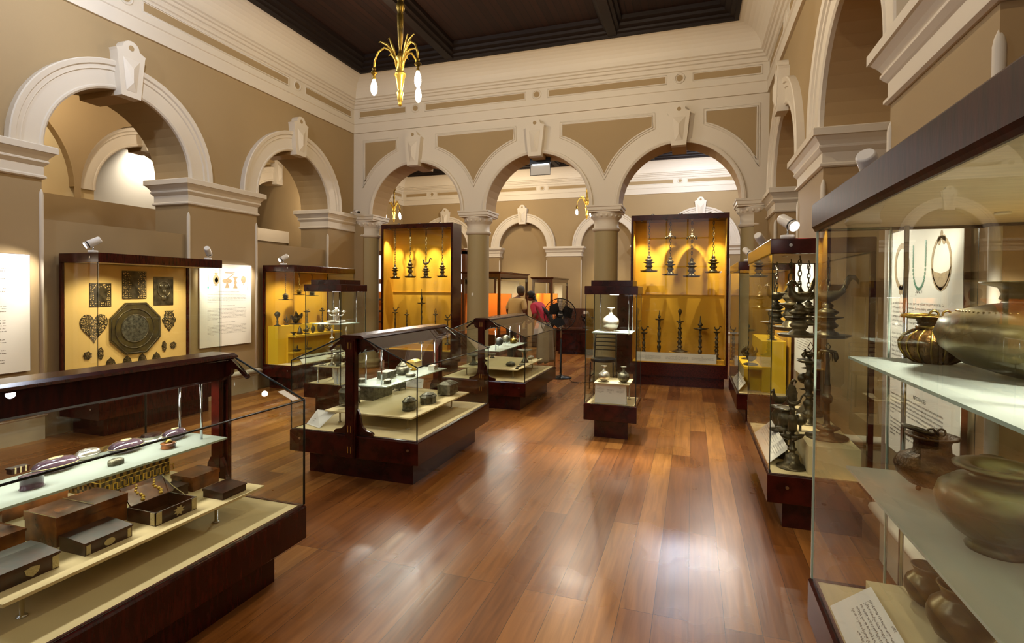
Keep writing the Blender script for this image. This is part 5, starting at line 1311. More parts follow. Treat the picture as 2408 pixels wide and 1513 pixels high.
def oval(name, label, c, w, d, h, m_, z=ZS, top=None, n=32, waist=True, grp=G1, ang=YD):
    t = thing(name, label, 'container', (c[0], c[1], z), ang, group=grp); r = w / 2
    MB().lathe([(r * .6, 0), (r * .85, h * .12), (r * .98, h * .35), (r, h * .48)], (0, 0, 0), n, sy=d / w).build('base', M[m_], t, local=True)
    MB().lathe([(r * 1.01, h * .49), (r * 1.0, h * .55), (r * .93, h * .72), (r * .7, h * .9), (r * .35, h * .98), (.001, h)], (0, 0, 0), n, sy=d / w).build('lid', M[m_], t, local=True)
    if top:
        b = MB(); b.lathe([(r * .32, h * .985), (r * .3, h * 1.03), (.001, h * 1.05)], (0, 0, 0), 20, sy=d / w); b.tube([(r * 1.005 * cos(a), r * 1.005 * sin(a) * d / w, h * .485) for a in [2 * pi * i / 36 for i in range(36)]], .0018, 4, closed=True)
        b.build('metal_mounts', M['ivory'], t, local=True)
    return t
oval('oval_box', 'long glossy plum-coloured oval box with silver end, left of centre on the glass shelf', (-2.735, 1.63), .19, .10, .062, 'plum', top=1)
oval('oval_box', 'rounded silver and gold oval box near the back edge of the glass shelf', (-2.79, 1.80), .11, .07, .05, 'silver')
oval('oval_box', 'large plum oval box with pale medallion in the middle of the glass shelf', (-2.725, 1.94), .165, .11, .062, 'plum', top=1)
oval('oval_box', 'glossy plum oval box beside the silver eight-sided box on the glass shelf', (-2.70, 2.19), .135, .085, .06, 'plum', top=1)
t = thing('scalloped_box', 'small grey shell-shaped box near the front edge of the glass shelf', 'container', (-2.575, 1.785, ZS), YD, group=G1)
MB().lathe([(.033, 0), (.034, .012), (.033, .022), (.02, .028), (.001, .03)], (0, 0, 0), 32, sy=.7, wob=lambda a, z: 1 + .08 * abs(cos(4 * a))).build('body', M['pewter'], t, local=True)
t = thing('octagonal_box', 'low eight-sided silver box at the back of the glass shelf', 'container', (-2.785, 2.12, ZS), YD, group=G1)
MB().lathe([(.054, 0), (.056, .01), (.05, .014), (.055, .026), (.057, .03)], (0, 0, 0), 8, sy=.7, smooth=False, a0=pi / 8).build('body', M['silver'], t, local=True)
MB().lathe([(.057, .031), (.05, .042), (.001, .046)], (0, 0, 0), 8, sy=.7, smooth=False, a0=pi / 8).build('lid', M['tortd'], t, local=True)
t = thing('round_box', 'small round brown box with a knob lid near the front edge of the glass shelf', 'container', (-2.585, 2.06, ZS), group=G1)
MB().lathe([(.034, 0), (.036, .004), (.034, .008), (.034, .022), (.037, .026), (.03, .029)], (0, 0, 0), 28).build('body', M['tort'], t, local=True)
MB().lathe([(.018, .028), (.02, .034), (.012, .042), (.005, .046), (.001, .048)], (0, 0, 0), 20).build('knob', M['brass'], t, local=True)
t = thing('drum_box', 'upright oval drum-shaped dark box at the left front of the glass shelf', 'container', (-2.60, 1.46, ZS), YD, group=G1)
MB().lathe([(.043, 0), (.046, .003), (.041, .007), (.041, .046), (.046, .05), (.045, .054), (.001, .056)], (0, 0, 0), 36, sy=.75).build('body', M['plum'], t, local=True)

# ---------------- metal caskets in the middle desk case
C2 = 'embossed metal caskets in the middle desk case'
def polybox(name, label, c, w, d, h, n, m_='pewter', z=ZB, feet=.015, lid='stepped', grp=C2, knob=True, cat='casket', ang=YD):
    t = thing(name, label, cat, (c[0], c[1], z), ang, group=grp); r = w / 2; sm = n > 12; a0 = pi / n
    sy = d / w
    MB().lathe([(r * .94, feet), (r * .97, feet + h * .05), (r * .93, feet + h * .08), (r * .93, feet + h * .55), (r, feet + h * .6)], (0, 0, 0), n, sy=sy, smooth=sm, a0=a0).build('body', M[m_], t, local=True)
    lz = feet + h * .605
    pr = {'stepped': [(r * 1.0, 0), (r * .9, .10), (r * .75, .14), (r * .72, .22), (r * .4, .30), (r * .3, .34), (.001, .36)], 'flat': [(r * 1.0, 0), (r * .98, .08), (r * .6, .2), (r * .3, .22), (.001, .23)], 'hip': [(r * 1.0, 0), (r * 1.0, .05), (r * .35, .36), (.001, .37)]}[lid]
    MB().lathe([(a, lz + b * h) for a, b in pr], (0, 0, 0), n, sy=sy, smooth=sm, a0=a0).build('lid', M[m_], t, local=True)
    if knob:
        k = MB(); k.lathe([(.008, lz + h * .30), (.012, lz + h * .38), (.004, lz + h * .42), (.001, lz + h * .46)], (0, 0, 0), 12); k.build('knob', M[m_], t, local=True)
    if feet > .005:
        for i in range(4):
            a = pi / 4 + i * pi / 2; f = MB(); f.tube([(r * .72 * cos(a), r * .72 * sin(a) * sy, feet + .004), (r * .9 * cos(a), r * .9 * sin(a) * sy, 0.004)], [.009, .006], 8); f.build('foot', M[m_], t, local=True)
    return t
polybox('octagonal_casket', 'tall eight-sided metal casket on splayed feet at the left of the board, behind the post', (-3.00, 4.20), .25, .19, .17, 8, feet=.028)
obj_box('metal_casket', 'large rectangular embossed metal casket under the near end of the glass shelf', 'casket', (-2.98, 4.60), .35, .17, .13, YD, 'pewter', 'flat', feet=0, grp=C2)
polybox('octagonal_casket', 'footed metal casket with tapering body under the glass shelf, behind the large rectangular one', (-2.95, 5.0), .20, .13, .10, 4, feet=.022, lid='flat', knob=False)
polybox('oval_casket', 'oval ribbed-lid dark metal casket at the front corner of the board', (-2.375, 4.20), .165, .115, .115, 32, feet=.01)
polybox('octagonal_casket', 'long eight-sided metal casket in the middle of the board edge', (-2.36, 4.53), .23, .15, .105, 8, feet=0, knob=False, lid='stepped')
t = obj_box('metal_casket', 'rectangular metal casket with a ribbed hipped lid at the far end of the board', 'casket', (-2.36, 4.96), .20, .14, .125, YD, 'pewter', 'hip', feet=.014, grp=C2)
f_ = MB()
for s_ in (-1, 1):
    for u in (-.07, -.035, 0, .035, .07): f_.tube([(u, s_ * .072, .112), (u * .6, s_ * .025, .141)], .003, 5)
f_.build('lid_ribs', M['pewter'], t, local=True)
G2 = 'metal containers on the glass shelf of the middle desk case'
polybox('octagonal_box', 'low eight-sided silver box at the near end of the glass shelf, beside the post', (-2.78, 4.07), .10, .075, .05, 8, z=ZS, feet=0, lid='flat', knob=False, grp=G2, cat='container')
obj_box('metal_box', 'rectangular embossed metal box on ball feet on the glass shelf', 'container', (-2.685, 4.33), .17, .10, .065, YD, 'pewter', 'flat', z=ZS, feet=.008, grp=G2)
polybox('octagonal_box', 'small boat-shaped eight-sided metal box at the front edge of the glass shelf', (-2.555, 4.13), .105, .06, .045, 8, z=ZS, feet=0, lid='flat', knob=False, grp=G2, cat='container')
t = thing('lidded_pot', 'round embossed metal pot with a loop-topped lid on the glass shelf', 'container', (-2.67, 4.58, ZS), group=G2)
MB().lathe([(.03, 0), (.055, .012), (.072, .04), (.072, .06), (.055, .082), (.048, .085)], (0, 0, 0), 36).build('body', M['pewter'], t, local=True)
MB().lathe([(.05, .086), (.04, .10), (.03, .106), (.028, .115), (.01, .125), (.001, .13)], (0, 0, 0), 28).build('lid', M['pewter'], t, local=True)
k = MB(); k.tube([(.014 * cos(a), 0, .138 + .012 * sin(a)) for a in [2 * pi * i / 12 for i in range(12)]], .003, 6, closed=True); k.build('loop', M['pewter'], t, local=True)
t = obj_box('gilt_casket', 'pale gold hip-lidded casket on a small stand behind the round pot', 'casket', (-2.72, 4.90), .15, .10, .075, YD, 'gold', 'hip', z=ZS, feet=.035, grp=G2)
MB().lathe([(.04, 0), (.035, .006), (.018, .015), (.03, .034)], (0, 0, 0), 20).build('stand', M['gold'], t, local=True)
oval('round_tin', 'flat round engraved metal box at the front edge of the glass shelf', (-2.545, 4.52), .105, .10, .035, 'pewter', grp=G2)
obj_box('metal_box', 'small pinkish metal box near the far end of the glass shelf', 'container', (-2.54, 4.98), .085, .07, .05, YD, 'silver', 'flat', z=ZS, grp=G2)

# ---------------- farthest desk case
C3 = 'objects in the farthest desk case'
def fig2(*a, **k): return fig(*a, grp=C3, **k)
fig2('pedestal_dish', 'green-grey pedestal dish with a wide flat top and flaring foot', 'dish', [(.062, 0), (.05, .02), (.03, .05), (.022, .09), (.024, .14), (.05, .165), (.11, .185), (.112, .19), (.03, .175)], -2.34, 7.55, ZB, 'pewter', 32)
t = fig2('turtle_vessel', 'turtle-shaped domed lidded vessel at the front edge of the board', 'vessel', [(.06, 0), (.085, .015), (.09, .022), (.07, .045), (.035, .06), (.001, .065)], -2.42, 7.13, ZB, 'pewter', 32, sx=.75)
lf = MB(); lf.prism([(.0, -.075), (.03, -.05), (.045, 0), (.035, .05), (0, .085), (-.035, .05), (-.045, 0), (-.03, -.05)], lambda u, v, w: (u, v, w), 0, .012)
solo('leaf_dish', lf, M['pewter'], 'leaf-shaped dark metal dish beside the turtle vessel', 'dish', (-2.30, 7.28, ZB), group=C3)
c = MB()
for k in range(40):
    a = k / 39; c.ball((.02 * sin(a * 9), .30 * a - .15, .008), .009, 6)
solo('bead_chain', c, M['bronze'], 'dark knotted bead chain lying along the front edge of the board', 'chain', (-2.27, 7.0, ZB), pi * .04, group=C3)
oval('oval_box', 'silvery oval lidded box behind the pedestal dish', (-2.37, 7.95), .13, .10, .055, 'silver', z=ZB, grp=C3)
c = MB(); c.lathe([(.001, 0), (.02, .004), (.024, .012), (.02, .013), (.002, .008)], (0, 0, 0), 14); c.tube([(0, -.02, .01), (0, -.08, .012)], .003, 6)
solo('spoon', c, M['pewter'], 'small metal spoon at the far front corner of the board', 'spoon', (-2.26, 8.0, ZB), group=C3)
fig2('pedestal_dish', 'wide-topped dark pedestal dish at the near left of the board', 'dish', [(.075, 0), (.06, .02), (.03, .05), (.024, .10), (.05, .125), (.12, .145), (.122, .15), (.03, .135)], -2.95, 7.05, ZB, 'pewter', 32)
fig2('pedestal_dish', 'darker pedestal dish on a stepped foot, left rear of the board', 'dish', [(.07, 0), (.07, .01), (.04, .03), (.025, .08), (.03, .11), (.10, .135), (.102, .14), (.03, .125)], -2.97, 7.45, ZB, 'bronze', 32)
fig2('footed_bowl', 'small dark footed bowl at the far left rear of the board', 'bowl', [(.045, 0), (.03, .015), (.02, .03), (.05, .05), (.06, .07), (.055, .07), (.01, .04)], -2.97, 7.85, ZB, 'bronze', 28)
def ball_on(x, y, label, r, m_):
    t = thing('stone_ball', label, 'ball', (x, y, ZS), group=C3); z = .045
    b = MB(); b.ball((0, 0, z + r), r, 28); b.build('ball', M[m_], t, local=True)
    s_ = MB(); s_.tube([(.04 * cos(2 * pi * i / 20), .04 * sin(2 * pi * i / 20), z + r - sqrt(r * r - .0016) ) for i in range(20)], .002, 5, closed=True)
    for k in range(3):
        a = 2 * pi * k / 3; s_.tube([(.04 * cos(a), .04 * sin(a), z + r - sqrt(r * r - .0016)), (.045 * cos(a), .045 * sin(a), 0)], .002, 5)
    s_.build('wire_stand', M['chrome'], t, local=True)
ball_on(-2.57, 7.06, 'smooth dark ball on a clear wire stand on the glass shelf', .058, 'ball')
ball_on(-2.60, 7.44, 'rough grey ball on a wire stand behind the smooth dark ball', .060, 'pewter')
t = fig2('kettle', 'green-brown spouted kettle with a knob lid on the glass shelf', 'kettle', [(.03, 0), (.05, .012), (.062, .04), (.058, .065), (.04, .08), (.02, .084), (.012, .09), (.014, .10), (.001, .108)], -2.62, 7.85, ZS, 'brass', 28)
s_ = MB(); s_.tube([(.05, 0, .045), (.075, 0, .065), (.085, 0, .08)], [.014, .009, .006], 8); s_.build('spout', M['brass'], t, local=True)
fig2('small_bowl', 'small pale bowl at the near end of the glass shelf in the farthest desk case', 'bowl', [(.02, 0), (.045, .02), (.05, .035), (.045, .035), (.01, .012)], -2.73, 7.0, ZS, 'pewter', 24)
# ================================================================ printed posters and cards
_fcache = {}
def text_polys(s, size):
    k = (s, size)
    if k not in _fcache:
        cu = bpy.data.curves.new('tmp', 'FONT'); cu.body = s; cu.size = size; cu.resolution_u = 2; cu.fill_mode = 'FRONT'
        o = bpy.data.objects.new('tmp', cu); COL.objects.link(o)
        bpy.context.view_layer.update()
        dg = bpy.context.evaluated_depsgraph_get(); me = bpy.data.meshes.new_from_object(o.evaluated_get(dg))
        _fcache[k] = ([tuple(v.co[:2]) for v in me.vertices], [tuple(p.vertices) for p in me.polygons])
        bpy.data.objects.remove(o); bpy.data.curves.remove(cu); bpy.data.meshes.remove(me)
    return _fcache[k]
def put_text(mb, fn, s, u, v, size, width=None, centre=False):
    vs, fs = text_polys(s, size)
    if not vs: return
    x1 = max(p[0] for p in vs); k = (width / x1) if width else 1
    if centre: u = u - x1 * k / 2
    mb.add([fn(u + x * k, v + y, 0) for x, y in vs], fs)
def squiggles(mb, fn, u0, u1, v, h, rnd, detail=True):
    """one line of small rounded script marks, broken into words"""
    u = u0
    while u < u1 - h:
        n = rnd.randint(2, 7); 
        if u + n * h * .95 > u1: n = int((u1 - u) / (h * .95))
        if n < 1: break
        for i in range(n):
            c = u + h * .95 * (i + .5)
            if detail:
                r = h * .38; a0 = rnd.uniform(0, 6.28); span = rnd.uniform(3.6, 5.8); q = 6
                pts = [(a0 + span * j / q) for j in range(q + 1)]
                vs = []
                for a in pts: vs += [fn(c + r * cos(a), v + h * .45 + r * sin(a), 0), fn(c + r * .58 * cos(a), v + h * .45 + r * .58 * sin(a), 0)]
                mb.add(vs, [(2 * j, 2 * j + 2, 2 * j + 3, 2 * j + 1) for j in range(q)])
                if rnd.random() < .35: 
                    y0 = v + h * (.9 if rnd.random() < .5 else -.35); mb.add([fn(c - r * .6, y0, 0), fn(c + r * .6, y0, 0), fn(c + r * .6, y0 + h * .14, 0), fn(c - r * .6, y0 + h * .14, 0)], [(0, 1, 2, 3)])
            else:
                a, b = h * .34, rnd.uniform(.3, .55) * h
                mb.add([fn(c - a, v + h * .2, 0), fn(c + a, v + h * .2, 0), fn(c + a, v + h * .2 + b, 0), fn(c - a, v + h * .2 + b, 0)], [(0, 1, 2, 3)])
        u += n * h * .95 + h * .55
def para(mb, fn, u0, u1, v, n, lead, h, seed, last=.5, detail=True, centre=False):
    rnd = random.Random(seed)
    for i in range(n):
        w = (u1 - u0) * (last if i == n - 1 else 1)
        a = u0 + ((u1 - u0) - w) / 2 if centre else u0
        squiggles(mb, fn, a, a + w, v - i * lead, h, rnd, detail)
def poster(side, y0, y1, z0, z1, label, grp='white information posters on the piers'):
    """side -1: on the left wall reading towards +y; +1: on the right wall reading towards -y"""
    x = XL + .012 if side < 0 else XR - .012
    t = thing('poster', label, 'poster', (x, (y0 + y1) / 2, z0), group=grp)
    n = 1 if side < 0 else -1
    MB().box(x, x + n * .022, y0, y1, z0, z1).build('panel_board', [M['brown']], t)
    MB().box(x + n * .022, x + n * .0235, y0 + .004, y1 - .004, z0 + .004, z1 - .004).build('printed_face', M['paper'], t)
    w = y1 - y0
    if side < 0: fn = lambda u, v, q: (x + .0242 + q, y0 + u, z0 + v)
    else: fn = lambda u, v, q: (x - .0242 - q, y1 - u, z0 + v)
    return t, fn, w, z1 - z0
def shape(t, fn, name, mt, polys):
    mb = MB()
    for p in polys: mb.prism(p, fn, 0, .0006)
    return mb.build(name, M[mt], t)
def ell(cx_, cy_, rx, ry, n=24): return [(cx_ + rx * cos(2 * pi * i / n), cy_ + ry * sin(2 * pi * i / n)) for i in range(n)]
def stroke(pts, w):
    L, R_ = [], []
    for i, p in enumerate(pts):
        a = Vector(pts[max(i - 1, 0)]); b = Vector(pts[min(i + 1, len(pts) - 1)]); d = (b - a).normalized(); nn = Vector((-d.y, d.x)) * w / 2
        L.append((p[0] + nn.x, p[1] + nn.y)); R_.append((p[0] - nn.x, p[1] - nn.y))
    return [[L[i], L[i + 1], R_[i + 1], R_[i]] for i in range(len(pts) - 1)]
# left pier, text only
t, fn, w, h = poster(-1, 2.66, 3.57, .73, 1.915, 'white text poster on the leftmost pier, left of the octagonal tray case')
mb = MB()
for k, (v, n) in enumerate(((1.03, 3), (.93, 2), (.83, 3), (.66, 4), (.52, 6))): para(mb, fn, .1, w - .20, v, n, .027, .014, 40 + k, .6, False)
for k, (v, n) in enumerate(((.33, 3), (.225, 3), (.13, 3))): para(mb, fn, .1, w - .20, v, n, .027, .014, 50 + k, .8, False)
mb.build('printed_text', M['inkl'], t)
# left pier with five objects
t, fn, w, h = poster(-1, 5.53, 6.44, .75, 1.93, 'white poster picturing flasks and bowls, on the pier between the two left wall cases')
shape(t, fn, 'flask_picture', 'tan', [ell(.27, .95, .055, .07), [(.25, 1.02), (.29, 1.02), (.30, 1.05), (.24, 1.05)], [(.25, .88), (.29, .88), (.30, .865), (.24, .865)]] + stroke([(.27, 1.05), (.25, 1.08), (.21, 1.095), (.17, 1.08), (.15, 1.04), (.145, .95), (.14, .85)], .006))
shape(t, fn, 'flask_centre', 'teal', [[(a, b) for a, b in ell(.275, .945, .03, .035)], ell(.14, .84, .014, .016)])
shape(t, fn, 'bowl_pictures', 'tan', [ell(.46, .935, .085, .035), [(.445, .90), (.475, .90), (.485, .87), (.50, .835), (.42, .835), (.435, .87)], [(.55, 1.0), (.66, 1.0), (.63, .975), (.62, .94), (.635, .92), (.62, .885), (.645, .83), (.565, .83), (.59, .885), (.575, .92), (.59, .94), (.58, .975)]])
shape(t, fn, 'flask_picture', 'tan', [ell(.755, .96, .045, .055), [(.74, .90), (.77, .90), (.755, .885)]] + stroke([(.755, 1.01), (.775, 1.045), (.81, 1.04), (.83, 1.0), (.835, .9), (.83, .81)], .005) + stroke([(.42, 1.055), (.54, 1.055), (.59, 1.06), (.56, 1.03), (.46, .965)], .014))
mb = MB()
rnd = random.Random(5)
squiggles(mb, fn, .30, .68, .775, .014, rnd, False); para(mb, fn, .13, w - .10, .735, 6, .021, .011, 60, .55, False)
squiggles(mb, fn, .36, .60, .575, .014, rnd, False); para(mb, fn, .13, w - .10, .535, 9, .019, .011, 61, .25, False)
squiggles(mb, fn, .30, .62, .335, .014, rnd, False); para(mb, fn, .13, w - .10, .295, 8, .019, .011, 62, .15, False)
mb.build('printed_text', M['inkl'], t)
# right pier, necklaces
t, fn, w, h = poster(1, 2.67, 3.57, .73, 1.93, 'white poster about necklaces seen through the nearest right-hand case')
def ringp(cx_, cy_, rx, ry, tw, a0=0, a1=2 * pi, n=30):
    ps = [a0 + (a1 - a0) * i / n for i in range(n + 1)]
    return [[(cx_ + rx * cos(ps[i]), cy_ + ry * sin(ps[i])), (cx_ + rx * cos(ps[i + 1]), cy_ + ry * sin(ps[i + 1])), (cx_ + (rx - tw) * cos(ps[i + 1]), cy_ + (ry - tw) * sin(ps[i + 1])), (cx_ + (rx - tw) * cos(ps[i]), cy_ + (ry - tw) * sin(ps[i]))] for i in range(n)]
shape(t, fn, 'necklace_picture', 'tan', ringp(.215, 1.005, .105, .125, .028) + [ell(.20, .88, .02, .025), ell(.235, .88, .02, .025)])
shape(t, fn, 'beaded_string_picture', 'beads', [ell(.445 + .075 * cos(a) * (1 if -1.6 < 1 else 1), 1.0 + .115 * sin(a) if sin(a) < 0 else 1.0 + (1.1 - 1.0) * 1.0 * (abs(cos(a)) ** 0) * (a / pi if a < pi / 2 else 0), .009, .009, 8) for a in [pi + pi * i / 18 for i in range(19)]] + [ell(.37, 1.0 + .014 * i, .009, .009, 8) for i in range(8)] + [ell(.52, 1.0 + .014 * i, .009, .009, 8) for i in range(9)])
cres = [(.69 + .105 * cos(a), 1.0 + .12 * sin(a)) for a in [pi + .15 + (pi - .3) * i / 16 for i in range(17)]] + [(.69 + .09 * cos(a), 1.0 + .03 * sin(a)) for a in [2 * pi - .15 - (pi - .3) * i / 12 for i in range(13)]]
mbx = [[cres[i], cres[i + 1], cres[min(33 - 3 - i, 29)], cres[min(33 - 2 - i, 29)]] for i in range(0, 0)]
shape(t, fn, 'crescent_necklace_picture', 'tan', ringp(.69, 1.0, .105, .125, .018) + [[(.59, .985), (.62, .965), (.69, .955), (.76, .965), (.79, .985), (.775, .94), (.74, .90), (.69, .875), (.64, .90), (.605, .94)], ell(.665, 1.105, .018, .022, 12), ell(.715, 1.105, .018, .022, 12), ell(.69, 1.13, .014, .02, 12)])
mb = MB(); rnd = random.Random(9)
squiggles(mb, fn, .40, .50, .862 - .0, .022, rnd)
para(mb, fn, .09, w - .17, .805, 6, .024, .0125, 70, .35); para(mb, fn, .09, w - .17, .64, 11, .0235, .0125, 71, .5)
mb.build('printed_script', M['ink'], t)
mb = MB()
put_text(mb, fn, 'NECKLACES', .40, .335, .028, centre=False)
LN = ['Necklaces, adorning the neck and the chest of a person assumed a variety of forms among jewellery.', 'Artistic evidence as well as actual finds from excavations provide a fair picture of such necklaces.',
      'Archaeological sites and the Colombo National Museum, in the 18th and 19th century period,', 'the use of jewellery proliferated and indicate much influence exerted by South Indian',
      'jewellery. It is supposed to wear seven different types of necklaces from', 'the neck.']
for i, s in enumerate(LN): put_text(mb, fn, s, .085, .31 - .0205 * i, .0165, width=(w - .16 - .085) * (1 if i < 4 else (.99 if i == 4 else .08)))
L2 = ['The necklaces were made by jewellers, basing the designs on respective', 'ornaments (gold-made, gold-made etc.). Beads of Gold, silver,', 'and commonly used for preparing necklaces, while semi-precious stones', 'type and beauty of the shape of bead', 'jewellery.']
for i, s in enumerate(L2): put_text(mb, fn, s, .085, .172 - .0205 * i, .0165, width=(w - .16 - .085) * (1 if i < 4 else .12))
mb.build('printed_text', M['ink'], t)
t, fn, w, h = poster(1, 5.53, 6.44, .75, 1.93, 'white poster on the pier behind the middle right-hand lamp case')
mb = MB(); para(mb, fn, .13, w - .10, .80, 9, .024, .012, 80, .5, False); para(mb, fn, .13, w - .10, .45, 9, .024, .012, 81, .5, False); mb.build('printed_text', M['inkl'], t)

def card(label, p0, p1, p2, p3, paras, grp='white caption cards', seed=0, th=.003, ink='ink', detail=False):
    """tilted caption card: p0 lower-left, p1 lower-right, p2 upper-right, p3 upper-left as the reader sees it"""
    p0, p1, p2, p3 = map(Vector, (p0, p1, p2, p3)); c = (p0 + p1) / 2
    n = (p1 - p0).cross(p3 - p0).normalized()
    t = thing('caption_card', label, 'caption card', c, group=grp)
    mb = MB(); vs = [p0, p1, p2, p3] + [p - n * th for p in (p0, p1, p2, p3)]
    mb.add(vs, [(0, 1, 2, 3), (7, 6, 5, 4)] + [(i, 4 + i, 4 + (i + 1) % 4, (i + 1) % 4) for i in range(4)]); mb.build('card', M['paper'], t)
    W_ = (p1 - p0).length; H_ = (p3 - p0).length; eu = (p1 - p0) / W_; ev = (p3 - p0) / H_
    fn = lambda u, v, q: p0 + eu * u + ev * v + n * (.0008 + q)
    mb = MB()
    for k, (u0, u1, v, nl, lead, hh) in enumerate(paras):
        cu = (u0 + u1) / 2 * W_; squiggles(mb, fn, cu - hh * 2, cu + hh * 2, v * H_ + lead * 1.3, hh, random.Random(seed + k), detail)
        para(mb, fn, u0 * W_, u1 * W_, v * H_, nl, lead, hh, seed + 10 + k, .35, detail, True)
    mb.build('printed_text', M[ink], t)
    return t
card('long white caption strip along the front of the right arch case', (-.895, 9.275, .40), (.385, 9.275, .40), (.385, 9.285, .555), (-.895, 9.285, .555), [(.02, .32, .60, 5, .014, .008), (.38, .66, .58, 5, .014, .008), (.70, .97, .55, 4, .014, .008)], seed=1)
card('white three-text card leaning against the riser of the central tower case', (-.985, 5.735, .382), (-.655, 5.735, .382), (-.655, 5.775, .585), (-.985, 5.775, .585), [(.05, .3, .7, 4, .012, .007), (.38, .62, .7, 4, .012, .007), (.7, .95, .7, 4, .012, .007)], seed=2, ink='inkl')
card('white card leaning beside the silver lamps in the left tower case', (-4.27, 5.66, .382), (-4.10 + -.05, 5.86, .382), (-4.19, 5.88, .58), (-4.31, 5.68, .58), [(.1, .9, .7, 5, .014, .008)], seed=3, ink='inkl')
card('large tilted caption card at the front glass of the middle right-hand case', (.515, 4.95, .392), (.515, 4.10, .392), (.645, 4.10, .512), (.645, 4.95, .512), [(.06, .32, .78, 6, .017, .009), (.38, .64, .80, 7, .017, .009), (.70, .94, .78, 6, .017, .009)], seed=4, detail=True)
card('large tilted caption card in the bottom of the nearest right-hand case', (.52, 2.34, .381), (.52, 1.45, .381), (.655, 1.45, .482), (.655, 2.34, .482), [(.08, .52, .80, 6, .017, .0095), (.62, .95, .80, 6, .017, .0095)], seed=5, detail=True)
card('tilted caption card at the front glass of the far right-hand case', (.535, 7.9, .392), (.535, 6.95, .392), (.62, 6.95, .50), (.62, 7.9, .50), [(.1, .9, .7, 5, .018, .01)], seed=6)
card('plain bluish-white card leaning under the left end of the board in the middle desk case', (-3.22, 3.88, .394), (-3.02, 3.80, .394), (-2.98, 3.98, .498), (-3.20, 4.0, .498), [(.1, .5, .3, 1, .014, .008)], seed=7)
card('white caption card leaning in the front of the octagonal tray case', (-5.86, 4.15, .392), (-5.86, 5.2, .392), (-5.98, 5.2, .47), (-5.98, 4.15, .47), [(.2, .5, .7, 3, .016, .009), (.6, .95, .7, 3, .016, .009)], seed=8)
card('white caption card leaning in the front of the yellow-stepped left wall case', (-5.84, 6.95, .392), (-5.84, 8.1, .392), (-5.93, 8.1, .50), (-5.93, 6.95, .50), [(.1, .5, .7, 3, .016, .009), (.6, .95, .7, 3, .016, .009)], seed=9)
# plates hung under clear shelf etc: rear caption in middle desk case
card('white caption card inside the far end of the middle desk case', (-3.1, 5.15, .52), (-2.75, 5.15, .52), (-2.75, 5.17, .62), (-3.1, 5.17, .62), [(.05, .45, .7, 3, .014, .008), (.55, .95, .7, 3, .014, .008)], seed=10)

# ================================================================ fan, chair, desk, people, back room
t = thing('pedestal_fan', 'black pedestal fan with a round wire guard standing by the middle arch', 'fan', (-2.24, 9.42, 0))
MB().lathe([(.20, 0), (.20, .012), (.06, .03), (.022, .045), (.018, .10), (.018, .70)], (0, 0, 0), 28).build('stand', M['black'], t, local=True)
MB().lathe([(.010, .70), (.010, 1.05)], (0, 0, 0), 12).build('pole', M['chrome'], t, local=True)
dirf = Vector((.3, -.95, .05)).normalized(); cf = Vector((-.02, -.02, 1.15))
hx = dirf.cross(Vector((0, 0, 1))).normalized(); hz = hx.cross(dirf).normalized()
b = MB(); b.tube([cf - dirf * .14, cf - dirf * .12, cf - dirf * .02, cf], [.04, .06, .065, .05], 20); b.build('motor', M['black'], t, local=True)
b = MB()
for k in range(3):
    a = 2 * pi * k / 3; e = hx * cos(a) + hz * sin(a); f_ = hx * cos(a + 1.4) + hz * sin(a + 1.4); g_ = hx * cos(a + .7) + hz * sin(a + .7); d0 = dirf * .045
    ring_ = [cf + d0 + e * .04, cf + d0 + e * .20 + dirf * .015, cf + d0 + g_ * .245, cf + d0 + f_ * .22 - dirf * .02, cf + d0 + f_ * .05 - dirf * .01]
    b.add(ring_ + [p - dirf * .004 for p in ring_], [(0, 1, 2, 3, 4), (9, 8, 7, 6, 5)] + [(i, (i + 1) % 5, 5 + (i + 1) % 5, 5 + i) for i in range(5)])
b.build('blades', M['black'], t, local=True)
b = MB()
for R_, dd in ((.285, 0), (.287, .02), (.19, .06), (.10, .085), (.24, .042), (.145, .075)): b.tube([cf + dirf * (dd + .02) + (hx * cos(a) + hz * sin(a)) * R_ for a in [2 * pi * i / 36 for i in range(36)]], (.007 if R_ > .28 else .0024), 5, closed=True)
for k in range(64):
    a = 2 * pi * k / 64; e = hx * cos(a) + hz * sin(a)
    b.tube([cf + dirf * .105 + e * .05, cf + dirf * .08 + e * .19, cf + dirf * .04 + e * .284], .0022, 4); b.tube([cf - dirf * .03 + e * .06, cf - dirf * .02 + e * .2, cf + dirf * .02 + e * .284], .0022, 4)
b.build('wire_guard', M['black'], t, local=True)
b = MB(); b.tube([cf + dirf * .10, cf + dirf * .112], [.055, .05], 24); hb_ = b.build('hub_badge', M['black'], t, local=True)
b = MB(); vs, fs = text_polys('Abans', .035); xm = max(p[0] for p in vs); ex = Vector((0, 0, 1)).cross(-dirf).normalized() * -1
ex = (-dirf).cross(Vector((0, 0, 1))).normalized() * 1
b.add([cf + dirf * .1135 + ex * (x - xm / 2) * .95 + hz * (y - .008) for x, y in vs], fs); b.build('hub_lettering', M['paper'], hb_, local=True)
cb_ = MB(); cb_.tube([(-2.05, 9.3, .006), (-1.95, 9.05, .006), (-1.80, 9.0, .006), (-1.66, 9.12, .006), (-1.62, 9.22, .006)], .005, 6)
solo('power_cable', cb_, M['black'], 'thin black cable on the floor running from the fan towards the column', 'cable', (-1.9, 9.1, .001), local=False)
solo('socket_box', MB().box(-1.66, -1.58, 9.20, 9.25, 0, .05), M['white'], 'small white socket block on the floor by the second column', 'socket', (-1.62, 9.22, 0), local=False)

